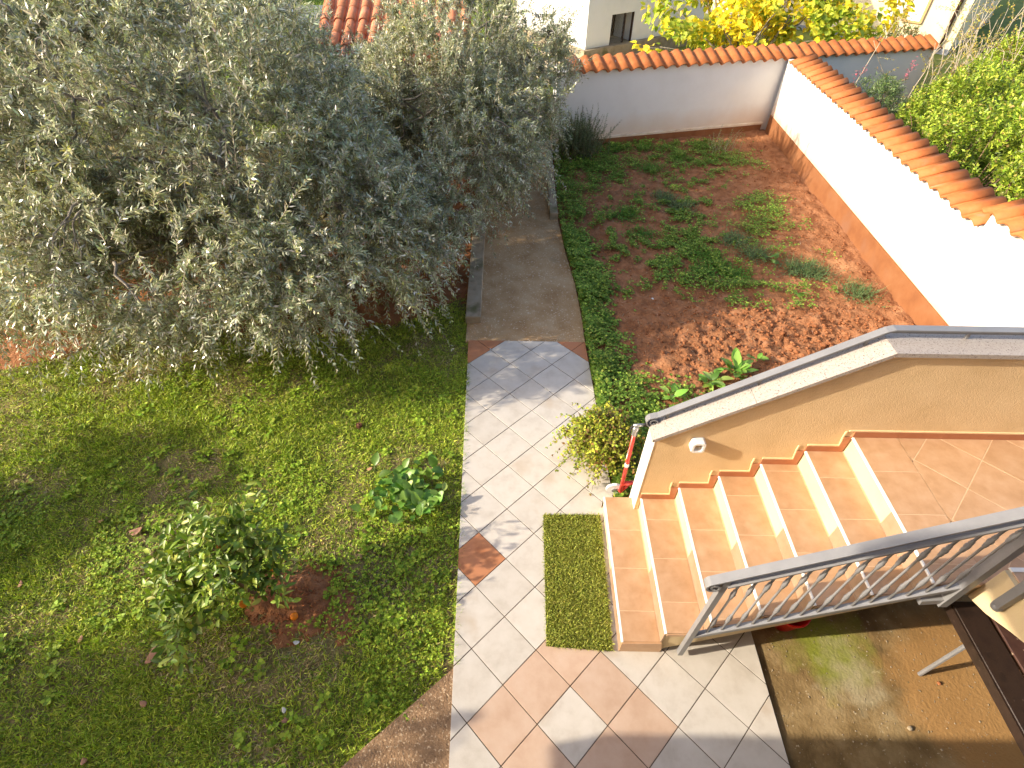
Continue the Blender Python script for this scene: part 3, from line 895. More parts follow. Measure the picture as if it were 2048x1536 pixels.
def lobes_sample(lobes, n, shell=.45, clump=None):
    """points through the crown's volume, denser towards its surface; returns points and outward directions"""
    w = np.array([r[0]*r[1]+r[1]*r[2]+r[0]*r[2] for c, r in lobes]); w = w/w.sum()
    P = []; O = []
    while sum(len(q) for q in P) < n:
        k = rng.choice(len(lobes), 4000, p=w)
        c = np.array([l[0] for l in lobes])[k]; r = np.array([l[1] for l in lobes])[k]
        d = rdir(4000); rad = 1-shell*rng.random(4000)**1.6
        p = c+d*r*rad[:,None]; o = nrm(d/r)
        keep = np.ones(4000, bool)
        for c2, r2 in lobes:                           # drop points deep inside another lobe
            q = (((p-np.array(c2))/np.array(r2))**2).sum(1)
            keep &= q > .40
        if clump:
            keep &= (fbm(p[:,0]*clump+p[:,2]*.7*clump, p[:,1]*clump-p[:,2]*.6*clump, 3) > .43+.10*rng.random(4000))
        keep &= p[:,2] > .12
        P.append(p[keep]); O.append(o[keep])
    return np.concatenate(P)[:n], np.concatenate(O)[:n]

def wobble(a, b, n, amp, sag=0.0):
    a = np.array(a, float); b = np.array(b, float)
    t = np.linspace(0, 1, n)
    L = np.linalg.norm(b-a)
    p = a+(b-a)*t[:,None]
    k = np.sin(np.pi*t)[:,None]
    p += k*rng.normal(size=(n,3))*amp*L*.25
    p[:,2] += np.sin(np.pi*t)*sag*L
    return p

OLIVE = ([(.19,.205,.085),(.33,.35,.18),(.45,.46,.29),(.60,.60,.47),(.40,.385,.10)], [.12,.31,.30,.22,.05])
def olive(label, base, fork, lobes, n_sprays, per=24, leafL=.076, leafW=.0165, n_limbs=9, arches=10, lean=(0,0), trunk_r=.11, dark=1.0, group='olive trees', whips=60):
    t = thing('olive_tree', label, 'tree', base, group)
    b = np.array(base, float); f = np.array(fork, float)
    tr = MB(); pts = wobble(b+np.array([0,0,-.08]), f, 7, .12)
    tr.tube(pts, list(np.linspace(trunk_r*1.35, trunk_r*.8, 7)), 9)
    obj('trunk', tr, M['bark'], t, True)
    targets, tout = lobes_sample(lobes, n_limbs+60, .75)
    br = MB()
    ends = []
    for k in range(n_limbs):
        e = targets[k]; e = f+(e-f)*.85; e[2] = max(e[2], f[2]+.25)
        p = wobble(f+rng.normal(size=3)*.03, e, 7, .16, .12)
        br.tube(p, list(np.linspace(trunk_r*.36, .010, 7)), 6)
        ends.append(p)
        for q in range(4):
            s = p[rng.integers(2,6)]
            e2 = targets[n_limbs+rng.integers(0,60)]
            if np.linalg.norm(e2-s) > 1.5: e2 = s+(e2-s)*1.1/np.linalg.norm(e2-s)
            pp = wobble(s, e2, 6, .2, .10)
            br.tube(pp, list(np.linspace(.018, .006, 6)), 5)
    # arching grey branches on the crown's surface
    P, O = lobes_sample(lobes, arches, .12)
    for k in range(arches):
        c = P[k]-O[k]*.05
        tn = nrm(np.cross(O[k], rdir(1)[0])[None])[0]
        l = rng.uniform(.3,.6)
        a = c-tn*l*.5-O[k]*.22; e = c+tn*l*.6-O[k]*.05+np.array([0,0,-.22]); m_ = c+O[k]*.07
        tt = np.linspace(0,1,8)[:,None]
        p = (1-tt)**2*a+2*tt*(1-tt)*m_+tt**2*e+rng.normal(size=(8,3))*.012
        br.tube(p, list(np.linspace(.016,.005,8)), 5)
        for q in range(3):
            s = p[rng.integers(2,7)]
            e2 = s+tn*rng.uniform(.1,.3)+rdir(1)[0]*.12+np.array([0,0,-.15])
            br.tube(wobble(s, e2, 5, .2, .12), list(np.linspace(.006,.0025,5)), 4)
    obj('branches', br, M['bark'], t, True, 'stuff')
    P, O = lobes_sample(lobes, n_sprays, .40, 1.9)
    low = np.clip((1.25-P[:,2])/1.0, 0, 1)
    D = nrm(O*.55+np.array([0,0,.5])*(1-1.0*low)[:,None]+rng.normal(size=P.shape)*.42)
    L = rng.uniform(.32,.80,len(P))
    g = rng.uniform(.20,.95,len(P))+low*.5
    P = P-D*L[:,None]*.45
    if whips:                                           # long loose shoots beyond the crown
        Pw, Ow = lobes_sample(lobes, whips*3, .15)
        k = Pw[:,2] > np.percentile(P[:,2], 55); Pw, Ow = Pw[k][:whips], Ow[k][:whips]; nw = len(Pw)
        Dw = nrm(Ow*.45+np.array([0,0,.75])+rng.normal(size=Pw.shape)*.35)
        P = np.concatenate([P, Pw-Dw*.1]); D = np.concatenate([D, Dw])
        L = np.concatenate([L, rng.uniform(.4,.75,nw)]); g = np.concatenate([g, rng.uniform(.0,.45,nw)])
    keep = P[:,2]+D[:,2]*L-L*g > .03
    P, D, L, g = P[keep], D[keep], L[keep], g[keep]
    cols = [tuple(dark*q for q in c) for c in OLIVE[0]]
    foliage('crown', sprays(P, D, L, g, per, leafL, leafW, cols, OLIVE[1]), M['olive_leaf'], t)
    v, fq = twig_tubes(P, D, L, g, .0046, 5)
    o = bpy.data.objects.new('twigs', big('twigs', v, fq, M['twig'])); o['kind'] = 'stuff'; link(o, t)
    return t

olive('wide silvery olive tree whose branches hang over the lawn', (-2.05,1.15,-.03), (-2.25,1.05,.75),
      [((-3.1,1.45,2.05),(1.65,1.6,1.35)), ((-4.6,1.3,1.95),(1.7,1.55,1.40)), ((-3.25,-.25,1.40),(1.75,.95,.80)), ((-1.6,.85,1.35),(.80,1.1,.95)), ((-3.7,.9,2.45),(1.35,1.25,.95)),
       ((-5.7,.7,1.2),(1.3,1.2,1.0)), ((-1.95,-.25,1.20),(.85,.80,.62)), ((-1.05,.65,1.05),(.55,.75,.66)), ((-4.9,-.2,1.3),(1.0,.75,.75)), ((-2.5,.6,2.1),(1.0,.9,.7))],
      5400, n_limbs=12, arches=26, whips=190)
olive('smaller olive tree leaning over the concrete path near the back wall', (-1.05,3.75,-.03), (-.85,3.7,.85),
      [((-.75,4.05,1.75),(1.25,1.35,.85)), ((-.25,2.9,1.25),(.75,.90,.75)), ((.45,4.75,1.45),(.66,.85,.75)), ((.45,5.05,1.90),(.60,.70,.50)), ((-.6,4.6,2.25),(1.1,1.0,.65)), ((-.55,1.95,1.0),(.50,.75,.62)), ((-1.5,3.2,1.2),(.8,.9,.7)), ((.35,3.6,1.2),(.55,.75,.65))],
      2700, n_limbs=9, arches=18, trunk_r=.085, whips=330)
olive('large olive tree standing deep in the garden beyond the wide one', (-6.4,4.3,-.05), (-6.2,4.2,.8),
      [((-6.3,4.3,2.1),(2.2,1.7,1.35)), ((-4.4,5.2,1.75),(1.5,1.2,1.05)), ((-8.3,4.3,1.9),(1.7,1.5,1.2))],
      2500, n_limbs=9, arches=6)
olive('compact dark green olive in front of the tiled shed', (-2.35,4.95,-.03), (-2.3,5.0,.5),
      [((-2.3,5.0,1.15),(.85,.75,.72))], 600, n_limbs=5, arches=2, dark=.62, trunk_r=.06)
# trees left of the picture whose shade falls on the lawn
olive('olive tree beyond the left end of the lawn', (-6.3,-4.6,-.05), (-6.2,-4.6,1.0),
      [((x_, y_, z_), (r_, r_*.8, r_*.7)) for x_, y_, z_, r_ in ((-6.2,-4.45,2.3,.5),(-5.3,-4.75,1.9,.42),(-7.0,-4.3,1.7,.45),(-6.0,-4.9,1.4,.45),(-5.5,-4.2,1.25,.36),(-7.3,-4.9,2.2,.5),(-6.5,-4.0,1.15,.4),(-4.9,-4.6,1.35,.32),(-6.9,-3.9,2.35,.36),(-7.9,-4.3,1.5,.5),(-5.9,-4.3,1.8,.36),(-6.6,-4.75,1.75,.4),(-5.1,-4.35,.75,.3),(-6.0,-4.1,.7,.34),(-5.6,-4.75,2.35,.4),(-6.6,-4.55,1.2,.42),(-5.6,-4.55,1.55,.36),(-7.2,-4.6,2.7,.42))], 1350, n_limbs=9, arches=2, leafW=.024, whips=0)
olive('low olive sapling at the left edge of the lawn', (-5.7,-2.45,-.05), (-5.6,-2.45,.5),
      [((x_, y_, z_), (r_, r_*.7, r_*.7)) for x_, y_, z_, r_ in ((-5.4,-2.3,1.25,.36),(-6.0,-2.6,1.0,.36),(-5.0,-2.55,.75,.26),(-5.5,-2.9,.9,.24),(-5.2,-3.35,.7,.22),(-6.2,-2.1,1.5,.34))], 330, n_limbs=5, arches=2, trunk_r=.05, leafW=.024, whips=0)

# ---------------------------------------------------------------- lawn grass and other ground cover
def in_view(P, margin=.25):
    d = P-CAM; z = d@np.array(fw); x = (d@np.array(rt2))/z; y = (d@np.array(up2))/z
    return (z > .2) & (np.abs(x) < .95+margin) & (np.abs(y) < .712+margin)

def on_lawn(x, y): return x < -.272-.0407*(y-.163)+.045*np.clip(vnoise(y*9+3, y*0+.5)-.45,0,1)
def apron(x, y): return (y < -3.43+(x+.12)*.902) & (x > -1.78)
N = 900000
x = rng.uniform(-7.2,-.2,N); y = rng.uniform(-5.0,1.4,N)
dry = fbm(x*1.5+4,y*1.5+2,4)                     # dry patches
dens = .45+1.6*np.clip(fbm(x*1.0+9,y*1.0,3)-.30,0,1)+.9*(fbm(x*7,y*7,2)-.5)
soilspot = np.hypot((x+1.42)/.36,(y+2.93)/.27)+.5*(fbm(x*6,y*6,3)-.5)
soilspot2 = np.hypot((x+.72)/.42,(y+1.55)/.16)+.5*(fbm(x*6,y*6,3)-.5)
bare = np.minimum(np.hypot((x+2.6)/2.6,(y-1.6)/1.35), np.hypot((x+6.0)/1.6,(y-.5)/1.0))+.35*(fbm(x*2.2,y*2.2)-.5)
dist = np.hypot(x-CAM[0], y-CAM[1])
pk = np.clip(dens,0.08,1)*np.clip((bare-.93)*5,0.02,1)*np.clip((soilspot-.9)*4,0.0,1)*np.clip((soilspot2-.9)*4,.35,1)*np.clip(4.2/dist,.35,1)**1.2
k = (rng.random(N) < pk) & on_lawn(x,y) & ~apron(x,y)
x, y, dry = x[k], y[k], dry[k]
P = np.c_[x, y, lawn_z(x,y)-.004]
k = in_view(P); P, dry = P[k], dry[k]; n = len(P)
D = nrm(np.c_[rng.normal(size=(n,2))*.75, rng.uniform(.06,.70,n)])
hgt = rng.uniform(.026,.072,n)*(1+.5*(fbm(P[:,0]*5,P[:,1]*5,2)-.5))
straw = (rng.random(n) < np.clip((dry-.48)*4.0,.06,.75))
c = np.where(straw[:,None], pal(n, [(.50,.40,.19),(.40,.30,.13),(.58,.48,.27)],[1,1,.7]), pal(n, [(.28,.37,.032),(.42,.53,.05),(.58,.62,.10),(.14,.22,.02)],[1,1.2,.8,.6]))
D[straw] = nrm(D[straw]*np.array([1.6,1.6,.35]))
v, f = quads(P, D, side_of(D, rng.normal(size=n)*.55), hgt*1.0, rng.uniform(.005,.0085,n), .22)
gparts = [(v, f, np.repeat(c,4,axis=0))]
# longer tufts, and blades that spill over the tile edge
nt_ = 420
tx = rng.uniform(-5.2,-.3,nt_); ty = rng.uniform(-4.9,.4,nt_)
kt = on_lawn(tx,ty) & ~apron(tx-.05,ty+.05) & (np.hypot((tx+1.42)/.40,(ty+2.93)/.30) > 1)
tx, ty = np.repeat(tx[kt],34), np.repeat(ty[kt],34)
tone = np.repeat(rng.uniform(.7,1.25,kt.sum()),34)
tx = tx+rng.normal(size=len(tx))*.035; ty = ty+rng.normal(size=len(ty))*.035
ey = rng.uniform(-3.4,.15,2600); ex = -.275-.0407*(ey-.163)-np.abs(rng.normal(size=2600))*.02
ek = rng.random(2600) < np.clip((vnoise(ey*6,ey*0+7.5)-.25)*2.2,0,1); ex, ey = ex[ek], ey[ek]
tx = np.concatenate([tx,ex]); ty = np.concatenate([ty,ey]); tone = np.concatenate([tone,np.ones(len(ex))]); nn_ = len(tx)
D = np.c_[rng.normal(size=(nn_,2))*.6, rng.uniform(.25,1.0,nn_)]; D[-len(ex):,0] = np.abs(D[-len(ex):,0])+.25; D = nrm(D)
v, f = quads(np.c_[tx,ty,lawn_z(tx,ty)-.002], D, side_of(D, rng.normal(size=nn_)*.6), rng.uniform(.045,.105,nn_), rng.uniform(.004,.0075,nn_), .2)
c = np.clip(pal(nn_, [(.20,.30,.03),(.32,.43,.045),(.46,.50,.09),(.13,.21,.02)],[1,1.1,.5,.7])*tone[:,None],.01,.9)
gparts.append((v, f, np.repeat(c,4,axis=0)))
lawn_grass = foliage('grass', gparts, M['grass'], None)
tag(lawn_grass, 'short patchy green and straw coloured lawn grass', 'grass')

def clover(P, L, cols, wts, up_=.35):
    """three round leaflets around each point"""
    n = len(P); out = []
    a0 = rng.uniform(0,6.28,n)
    for k in range(3):
        a = a0+k*2.094
        D = nrm(np.c_[np.cos(a), np.sin(a), rng.uniform(0,up_*2,n)])
        v, f = quads(P, D, side_of(D, rng.uniform(-.3,.3,n)), L*rng.uniform(.7,1.2,n), L*rng.uniform(.8,1.1,n), .10)
        out.append((v, f, np.repeat(pal(n, cols, wts),4,axis=0)))
    return out
GREEN = ([(.20,.30,.025),(.28,.40,.035),(.40,.50,.06),(.12,.20,.018)],[1,1,.6,.7])
parts = []
N = 26000
x = rng.uniform(-4.5,-.2,N); y = rng.uniform(-5,-.3,N)
mk = fbm(x*1.7+31,y*1.7+8,3)+.30*np.exp(-((x+.45)**2/.12+(y+2.4)**2/.22))+.16*np.exp(-((x+.9)**2/.3+(y+2.45)**2/.1))
k = (mk > .57) & on_lawn(x+.02,y) & ~apron(x-.04,y+.04) & (np.hypot((x+1.42)/.30,(y+2.93)/.22) > 1)
x, y = x[k], y[k]
parts = clover(np.c_[x,y,lawn_z(x,y)+rng.uniform(.005,.05,len(x))], .017, *GREEN)
nb_ = 150
bx = rng.uniform(-4.2,-.35,nb_); by = rng.uniform(-4.6,-.6,nb_)
kb = on_lawn(bx+.05,by) & ~apron(bx-.06,by+.06); bx, by = np.repeat(bx[kb],7), np.repeat(by[kb],7)
bx = bx+rng.normal(size=len(bx))*.035; by = by+rng.normal(size=len(by))*.035
parts += clover(np.c_[bx,by,lawn_z(bx,by)+rng.uniform(.01,.035,len(bx))], .036, *GREEN)
tag(foliage('clover', parts, M['leaf_soft'], None), 'bright green clover spreading through the lawn beside the tiles', 'ground cover')

# strip of low weeds along the tiled path's right edge, patches over the bed
DGREEN = ([(.09,.17,.022),(.15,.25,.035),(.23,.34,.05),(.35,.43,.075)],[.9,1.1,.9,.45])
N = 150000
x = rng.uniform(.95,5.2,N); y = rng.uniform(-2.0,6.4,N)
xr = np.interp(y, [-2,.17,.58,1.33,2.21,3.09,7],[1.19,1.113,1.112,1.08,.99,.93,.93])
d = x-xr
stripw = .04+.5*np.exp(-(np.clip(d,0,9)/.30)**2)*(.55+.9*fbm(x*2,y*2,3))*np.where(y > 2.6,.55,1)
patch = np.clip((fbm(x*1.1+2,y*1.1+50,4)-.47)*3.2,0,1)*np.clip((5.0-x)/1.2,0,1)*np.clip((y-.75)/.5,0,1)
near = np.clip(1-np.hypot((x-1.9)/.9,(y+.75)/.45),0,1)*.9
w = np.clip(np.where(d > .0, stripw*1.35-.12, 0),0,1)*(d < .8)+patch*1.25*np.clip((fbm(x*5+7,y*5,3)-.36)*4,0,1)+near*np.clip((fbm(x*5+7,y*5,3)-.33)*4,0,1)
mini = np.clip((fbm(x*7+11,y*7+3,2)-.60)*9,0,1)*np.clip((4.6-x)/1.5,0,1)*np.clip((y-.9)/.5,0,1)
w = w+.9*mini
k = (rng.random(N) < w*.75) & (d > .005) & (y < back_y(x)-.08)
x, y = x[k], y[k]; n = len(x)
hh = np.where((x-np.interp(y, [-2,.17,7],[1.19,1.113,.93])) < .5, .13, .07)*(.5+fbm(x*3,y*3,2))
P = np.c_[x,y,soil_z(x,y)+rng.random(n)**.7*hh+.01]
parts = clover(P, .024, *DGREEN)
# the dense band right against the path edge
Nb = 9000
yb_ = rng.uniform(-2.0,2.7,Nb); db = np.abs(rng.normal(size=Nb))*.21
db = db*np.where(yb_ < -.4, 1.35, 1)*(.7+.7*fbm(yb_*2.3, yb_*0+3, 3))
xb_ = np.interp(yb_, [-2,.17,.58,1.33,2.21,3.09,7],[1.19,1.113,1.112,1.08,.99,.93,.93])+.012+db
Pb = np.c_[xb_, yb_, soil_z(xb_, yb_)+.01+rng.random(Nb)**.6*.17*np.exp(-(db/.3)**2)*(.4+fbm(xb_*4,yb_*4,2))]
kb = rng.random(Nb) < np.clip((fbm(xb_*3.5+1,yb_*3.5,3)-.34)*5,.08,1)
parts += clover(Pb[kb], .030, *DGREEN)
# grassy wisps among them
k = rng.random(n) < .5
D = nrm(np.c_[rng.normal(size=(k.sum(),2))*.6, rng.uniform(.4,1.2,k.sum())])
v, f = quads(P[k]-np.array([0,0,.03]), D, side_of(D), rng.uniform(.04,.10,k.sum()), .005, .3)
parts.append((v, f, np.repeat(pal(k.sum(), [(.09,.16,.03),(.14,.21,.05),(.25,.24,.11)],[1,1,.4]),4,axis=0)))
tag(foliage('weeds', parts, M['leaf_soft'], None), 'low green weeds along the path edge and over the dug bed', 'weeds')

# straw, roots and litter on the bed
N = 5200
x = rng.uniform(1.0,5.2,N); y = rng.uniform(-1.4,6.4,N)
k = (x > 1.15) & (y < back_y(x)-.1) & (rng.random(N) < np.where(x < 3.2,.9,.25))
P = np.c_[x,y,soil_z(x,y)+.012][k]; n = len(P)
D = nrm(np.c_[rng.normal(size=(n,2)), rng.normal(size=n)*.18])
v, f = quads(P, D, side_of(D), rng.uniform(.03,.11,n), .004, .3)
tag(foliage('dry_straw', [(v, f, np.repeat(pal(n, [(.34,.25,.16),(.25,.17,.10),(.42,.35,.26)],[1,1,.6]),4,axis=0))], M['leaf_soft'], None),
    'dry straw and roots scattered on the dug red soil', 'straw')

# clods of earth
ico_v = []; ph = (1+5**.5)/2
for a in (-1,1):
    for b in (-ph,ph): ico_v += [(0,a,b),(a,b,0),(b,0,a)]
ico_v = np.array(ico_v)/math.hypot(1,ph)
tri = []
for i in range(12):
    for j in range(i+1,12):
        for k in range(j+1,12):
            if max(np.linalg.norm(ico_v[i]-ico_v[j]),np.linalg.norm(ico_v[j]-ico_v[k]),np.linalg.norm(ico_v[i]-ico_v[k])) < 1.1:
                q = (i,j,k)
                if np.dot(np.cross(ico_v[j]-ico_v[i],ico_v[k]-ico_v[i]), ico_v[i]) < 0: q = (i,k,j)
                tri.append(q)
tri = np.array(tri, np.int32)
def clods(x, y, z, r):
    n = len(x)
    s = r[:,None]*rng.uniform(.6,1.5,(n,3))*np.array([1,1,.7])
    V = np.c_[x,y,z][:,None]+ico_v[None]*s[:,None]*rng.uniform(.55,1.4,(n,12,1))
    F = (np.arange(n,dtype=np.int32)[:,None,None]*12+tri[None]).reshape(-1,3)
    return V.reshape(-1,3), F
N = 21000
x = rng.uniform(1.2,5.25,N); y = rng.uniform(-1.3,6.9,N)
till = np.clip(1-np.hypot((x-3.5)/2.1,(y-.1)/1.2)**2,0,1)
k = (rng.random(N) < .16+.75*till+.25*(x > 4.0)) & (y < back_y(x)-.05)
x, y, till = x[k], y[k], till[k]
r = (.005+.013*rng.random(len(x))**2.2)*(1+.8*till*rng.random(len(x)))
v, f = clods(x, y, soil_z(x,y)+r*.25, r)
xs = rng.normal(-1.40,.17,1500); ys_ = rng.normal(-2.93,.125,1500); r2 = .003+.010*rng.random(1500)**2.5
v2, f2_ = clods(xs, ys_, lawn_z(xs,ys_)+r2*.3, r2)
o = bpy.data.objects.new('soil_clods', big('soil_clods', np.concatenate([v,v2]), np.concatenate([f,f2_+len(v)]), M['clod']))
o['kind'] = 'stuff'; COL.objects.link(o)
tag(o, 'crumbly clods of red earth on the dug bed and round the little orange tree', 'soil clods')

# meadow grass beyond the walls
N = 26000
x = rng.uniform(-9,3,N); y = rng.uniform(6.6,20,N)
P = np.c_[x,y,np.full(N,-.12)]
k = in_view(P,.1) & ~((x < -.5) & (x > -3.5) & (y < 8.9)); P = P[k]; n = len(P)
D = nrm(np.c_[rng.normal(size=(n,2))*.5, rng.uniform(.5,1.2,n)])
v, f = quads(P, D, side_of(D, rng.uniform(-1.5,1.5,n)), rng.uniform(.08,.22,n), .022, .3)
tag(foliage('meadow_grass', [(v,f,np.repeat(pal(n,[(.15,.23,.02),(.22,.32,.03),(.27,.32,.06)],[1,1,.6]),4,axis=0))], M['grass'], None),
    'tall yellow-green grass beyond the tiled shed', 'grass')

# ---------------------------------------------------------------- artificial grass mat
mt = thing('door_mat', 'rectangular artificial grass mat lying in front of the first step', 'mat', (.80,-2.74,0))
mq = [(.548,-3.275),(1.03,-3.300),(1.052,-2.175),(.555,-2.180)]
obj('backing', MB().prism(mq, .002, .010), M['mat_back'], mt)
N = 21000
u_, v_ = rng.random(N), rng.random(N)
a = np.array(mq)
Pm = ((1-u_)*(1-v_))[:,None]*a[0]+(u_*(1-v_))[:,None]*a[1]+(u_*v_)[:,None]*a[2]+((1-u_)*v_)[:,None]*a[3]
Pm = np.c_[Pm+rng.normal(size=(N,2))*.002, np.full(N,.009)]
D = nrm(np.c_[rng.normal(size=(N,2))*.6, rng.uniform(.25,.9,N)])
v, f = quads(Pm, D, side_of(D, rng.uniform(-1.5,1.5,N)), rng.uniform(.020,.036,N), .005, .25)
foliage('pile', [(v, f, np.repeat(pal(N,[(.33,.36,.06),(.42,.45,.085),(.50,.51,.13),(.22,.25,.035)],[1,1.2,.6,.6]),4,axis=0))], M['turf'], mt)

# ---------------------------------------------------------------- kick scooter leaning behind the parapet end
sc = thing('kick_scooter', 'red kick scooter with grey folding clamp parked behind the parapet end', 'scooter', (1.24,-1.98,0))
obj('stem', MB().tube([(1.235,-2.0,.14),(1.225,-2.0,.90)], .017, 10), M['red_paint'], sc, True)
obj('white_band', MB().tube([(1.2308,-2.0,.49),(1.230,-2.0,.535)], .0185, 10), M['white_plastic'], sc, True)
obj('reflector_strip', MB().box(1.212, 1.217, -2.008, -1.992, .60, .84), M['white_plastic'], sc)
obj('clamp', MB().lathe([(.019,0),(.023,.01),(.021,.05),(.026,.055),(.026,.085),(.019,.10)], 10, (1.224,-2.0,.90)), M['steel'], sc, True)
obj('clamp_lever', MB().bar([(1.19,-1.995,.92),(1.188,-2.0,.985),(1.20,-2.005,1.02)], .014, .012), M['black_rubber'], sc)
obj('handlebar', MB().tube([(1.20,-2.0,1.012),(1.27,-2.0,1.022)], .013, 8), M['steel'], sc, True)
obj('grip', MB().tube([(1.262,-2.0,1.021),(1.30,-2.0,1.035)], .011, 8), M['black_rubber'], sc, True)
obj('fork', MB().tube([(1.228,-2.0,.12),(1.29,-1.98,.20),(1.33,-1.97,.22)], .021, 8), M['red_paint'], sc, True)
obj('frame_bar', MB().bar([(1.225,-2.005,.245),(1.50,-1.975,.245)], .030, .026), M['red_paint'], sc)
obj('deck', MB().box(1.42, 1.80, -2.03, -1.93, .09, .115), M['red_paint'], sc)
def wheel(cx, cy, cz, r, parent):
    w = obj('wheel', MB().tube([(cx,cy-.012,cz),(cx,cy+.012,cz)], r, 18), M['white_plastic'], parent)
    o = obj('hub', MB().tube([(cx,cy-.017,cz),(cx,cy+.017,cz)], r*.35, 10), M['steel'], parent)
wheel(1.19, -1.96, .095, .075, sc); wheel(1.84, -1.98, .07, .07, sc)

# ---------------------------------------------------------------- plants near the steps
PLATE = [(0,.06),(.12,.5),(.38,1.0),(.65,.92),(.88,.5),(1.0,.02)]
LANCE = [(0,.08),(.25,.75),(.5,1.0),(.75,.72),(1.0,.02)]
sh = thing('trailing_shrub', 'yellow-green trailing shrub with brown dead stems spilling over the tile edge', 'shrub', (1.10,-1.50,0))
obj('pot', MB().lathe([(.10,0),(.135,.17),(.15,.17),(.15,.20),(.13,.20),(.12,.16)], 16, (1.12,-1.52,-.02)), M['pot'], sh, True)
n = 620
P0 = np.c_[1.09+rng.normal(size=n)*.10, -1.53+rng.normal(size=n)*.10, .20+rng.uniform(0,.24,n)]
az = rng.uniform(0,6.28,n)
D = nrm(np.c_[np.cos(az), np.sin(az), rng.uniform(.1,1.2,n)])
L = rng.uniform(.14,.36,n); g = rng.uniform(.5,1.5,n)
YEL = ([(.38,.40,.045),(.28,.33,.035),(.46,.42,.07),(.30,.17,.06),(.16,.22,.025)],[1,1.1,.5,.35,.6])
foliage('leaves', sprays(P0, D, L, g, 8, .036, .024, *YEL, spread=.9), M['leaf_soft'], sh)
v, f = twig_tubes(P0, D, L, g, .003)
o = bpy.data.objects.new('stems', big('stems', v, f, M['twig_brown'])); o['kind'] = 'stuff'; link(o, sh)
n = 120
P1 = np.c_[1.15+rng.normal(size=n)*.07, -1.40+rng.normal(size=n)*.07, .30+rng.uniform(0,.15,n)]
D1 = nrm(np.c_[rng.normal(size=(n,2))*.8, rng.uniform(.1,1,n)])
v, f = twig_tubes(P1, D1, rng.uniform(.1,.22,n), rng.uniform(.2,1.2,n), .0035)
o = bpy.data.objects.new('dead_stems', big('dead_stems', v, f, M['twig_brown'])); o['kind'] = 'stuff'; link(o, sh)

def rosette(name, label, cat, base, n, L, W, cols, wts, mat='leaf', tilt=(.15,.9), bend=.35, shape=PLATE, group=None, spread=.05, up0=.02):
    t = thing(name, label, cat, (base[0],base[1],base[2]), group)
    P = np.array(base)+np.c_[rng.normal(size=(n,2))*spread, np.full(n,up0)+rng.random(n)*.03]
    az = np.arange(n)*2.4+rng.normal(size=n)*.3
    el = rng.uniform(*tilt, n)
    D = nrm(np.c_[np.cos(az)*np.cos(el), np.sin(az)*np.cos(el), np.sin(el)])
    LL = L*rng.uniform(.6,1.15,n)
    cc = pal(n, cols, wts, .14)
    for k in range(n):
        s = side_of(D[k:k+1], rng.uniform(-.3,.3,1))
        # leaf stalk first, then the blade
        P_ = P[k:k+1]; st_ = LL[k]*.3
        v, f = blades(P_+D[k:k+1]*st_, D[k:k+1], s, LL[k], W*LL[k], shape, bend*rng.uniform(.6,1.4), .16)
        v = v.reshape(-1,3)
        v[:,2] += rng.normal(size=len(v))*.004*L/.2
        tv, tf = twig_tubes(P_, D[k:k+1], np.array([st_*1.05]), np.array([0.0]), .004, 3)
        V, F, C = join([(v, f, np.repeat(cc[k:k+1], len(v), axis=0)), (tv, tf, np.repeat(cc[k:k+1]*1.4, len(tv), axis=0))])
        link(bpy.data.objects.new('leaf', big('leaf', V, F, M[mat], C, True)), t)
    return t
BROAD = ([(.10,.21,.03),(.16,.30,.045),(.27,.39,.09)],[1,1.2,.5])
rosette('leafy_plant', 'big leafy plant with glossy green leaves in the lawn beside the tiles', 'plant', (-.60,-2.0,-.03), 130, .115, .32, *BROAD, tilt=(.1,1.25), spread=.14, up0=.05)
lz = lambda x, y: float(soil_z(np.array([x]), np.array([y]))[0])
for (x, y, n_, L_, lab) in ((2.42,-.50,18,.15,'pale crinkled lettuce growing behind the sloping coping'), (2.72,-.40,20,.19,'upright jagged-leaved chard plant rising behind the sloping coping'),
                            (3.96,1.17,7,.11,'single small bright green plant at the edge of the dug earth'), (3.92,2.05,8,.13,'broad-leaved green weed standing amid the grassy tufts of the bed'),
                            (1.95,-.75,9,.14,'dark ivy-like plant between the path edge and the coping'), (3.02,-.18,6,.10,'little seedling with round leaves close behind the coping')):
    rosette('leafy_plant', lab, 'plant', (x,y,lz(x,y)), n_, L_, .26, *BROAD, tilt=(.35,1.3) if 'chard' in lab else (.15,1.0), spread=.03)

def tuft(label, x, y, n, h, r, cols, wts, group):
    z = lz(x,y)
    P = np.c_[x+rng.normal(size=n)*r*.5, y+rng.normal(size=n)*r*.5, np.full(n,z)]
    D = nrm(np.c_[rng.normal(size=(n,2))*.75, rng.uniform(.3,1.2,n)])
    v, f = quads(P, D, side_of(D), h*rng.uniform(.5,1.1,n), .005, .3)
    pts = clover(P+D*h*.5*rng.random((n,1)), .019, cols, wts)
    o = foliage('weed_clump', [(v, f, np.repeat(pal(n,cols,wts),4,axis=0))]+pts, M['leaf_soft'], None, None)
    tag(o, label, 'weed', group)
WG = ([(.07,.17,.02),(.11,.24,.03),(.16,.28,.05)],[1,1,.5])
BG = ([(.09,.15,.06),(.13,.20,.08),(.20,.24,.10)],[1,1,.5])
bright = [(2.2,6.0),(2.75,6.15),(3.35,5.55),(2.72,5.05),(3.0,2.15),(3.15,1.85),(2.85,1.72),(3.35,1.65),(2.0,3.3),(2.2,2.75)]
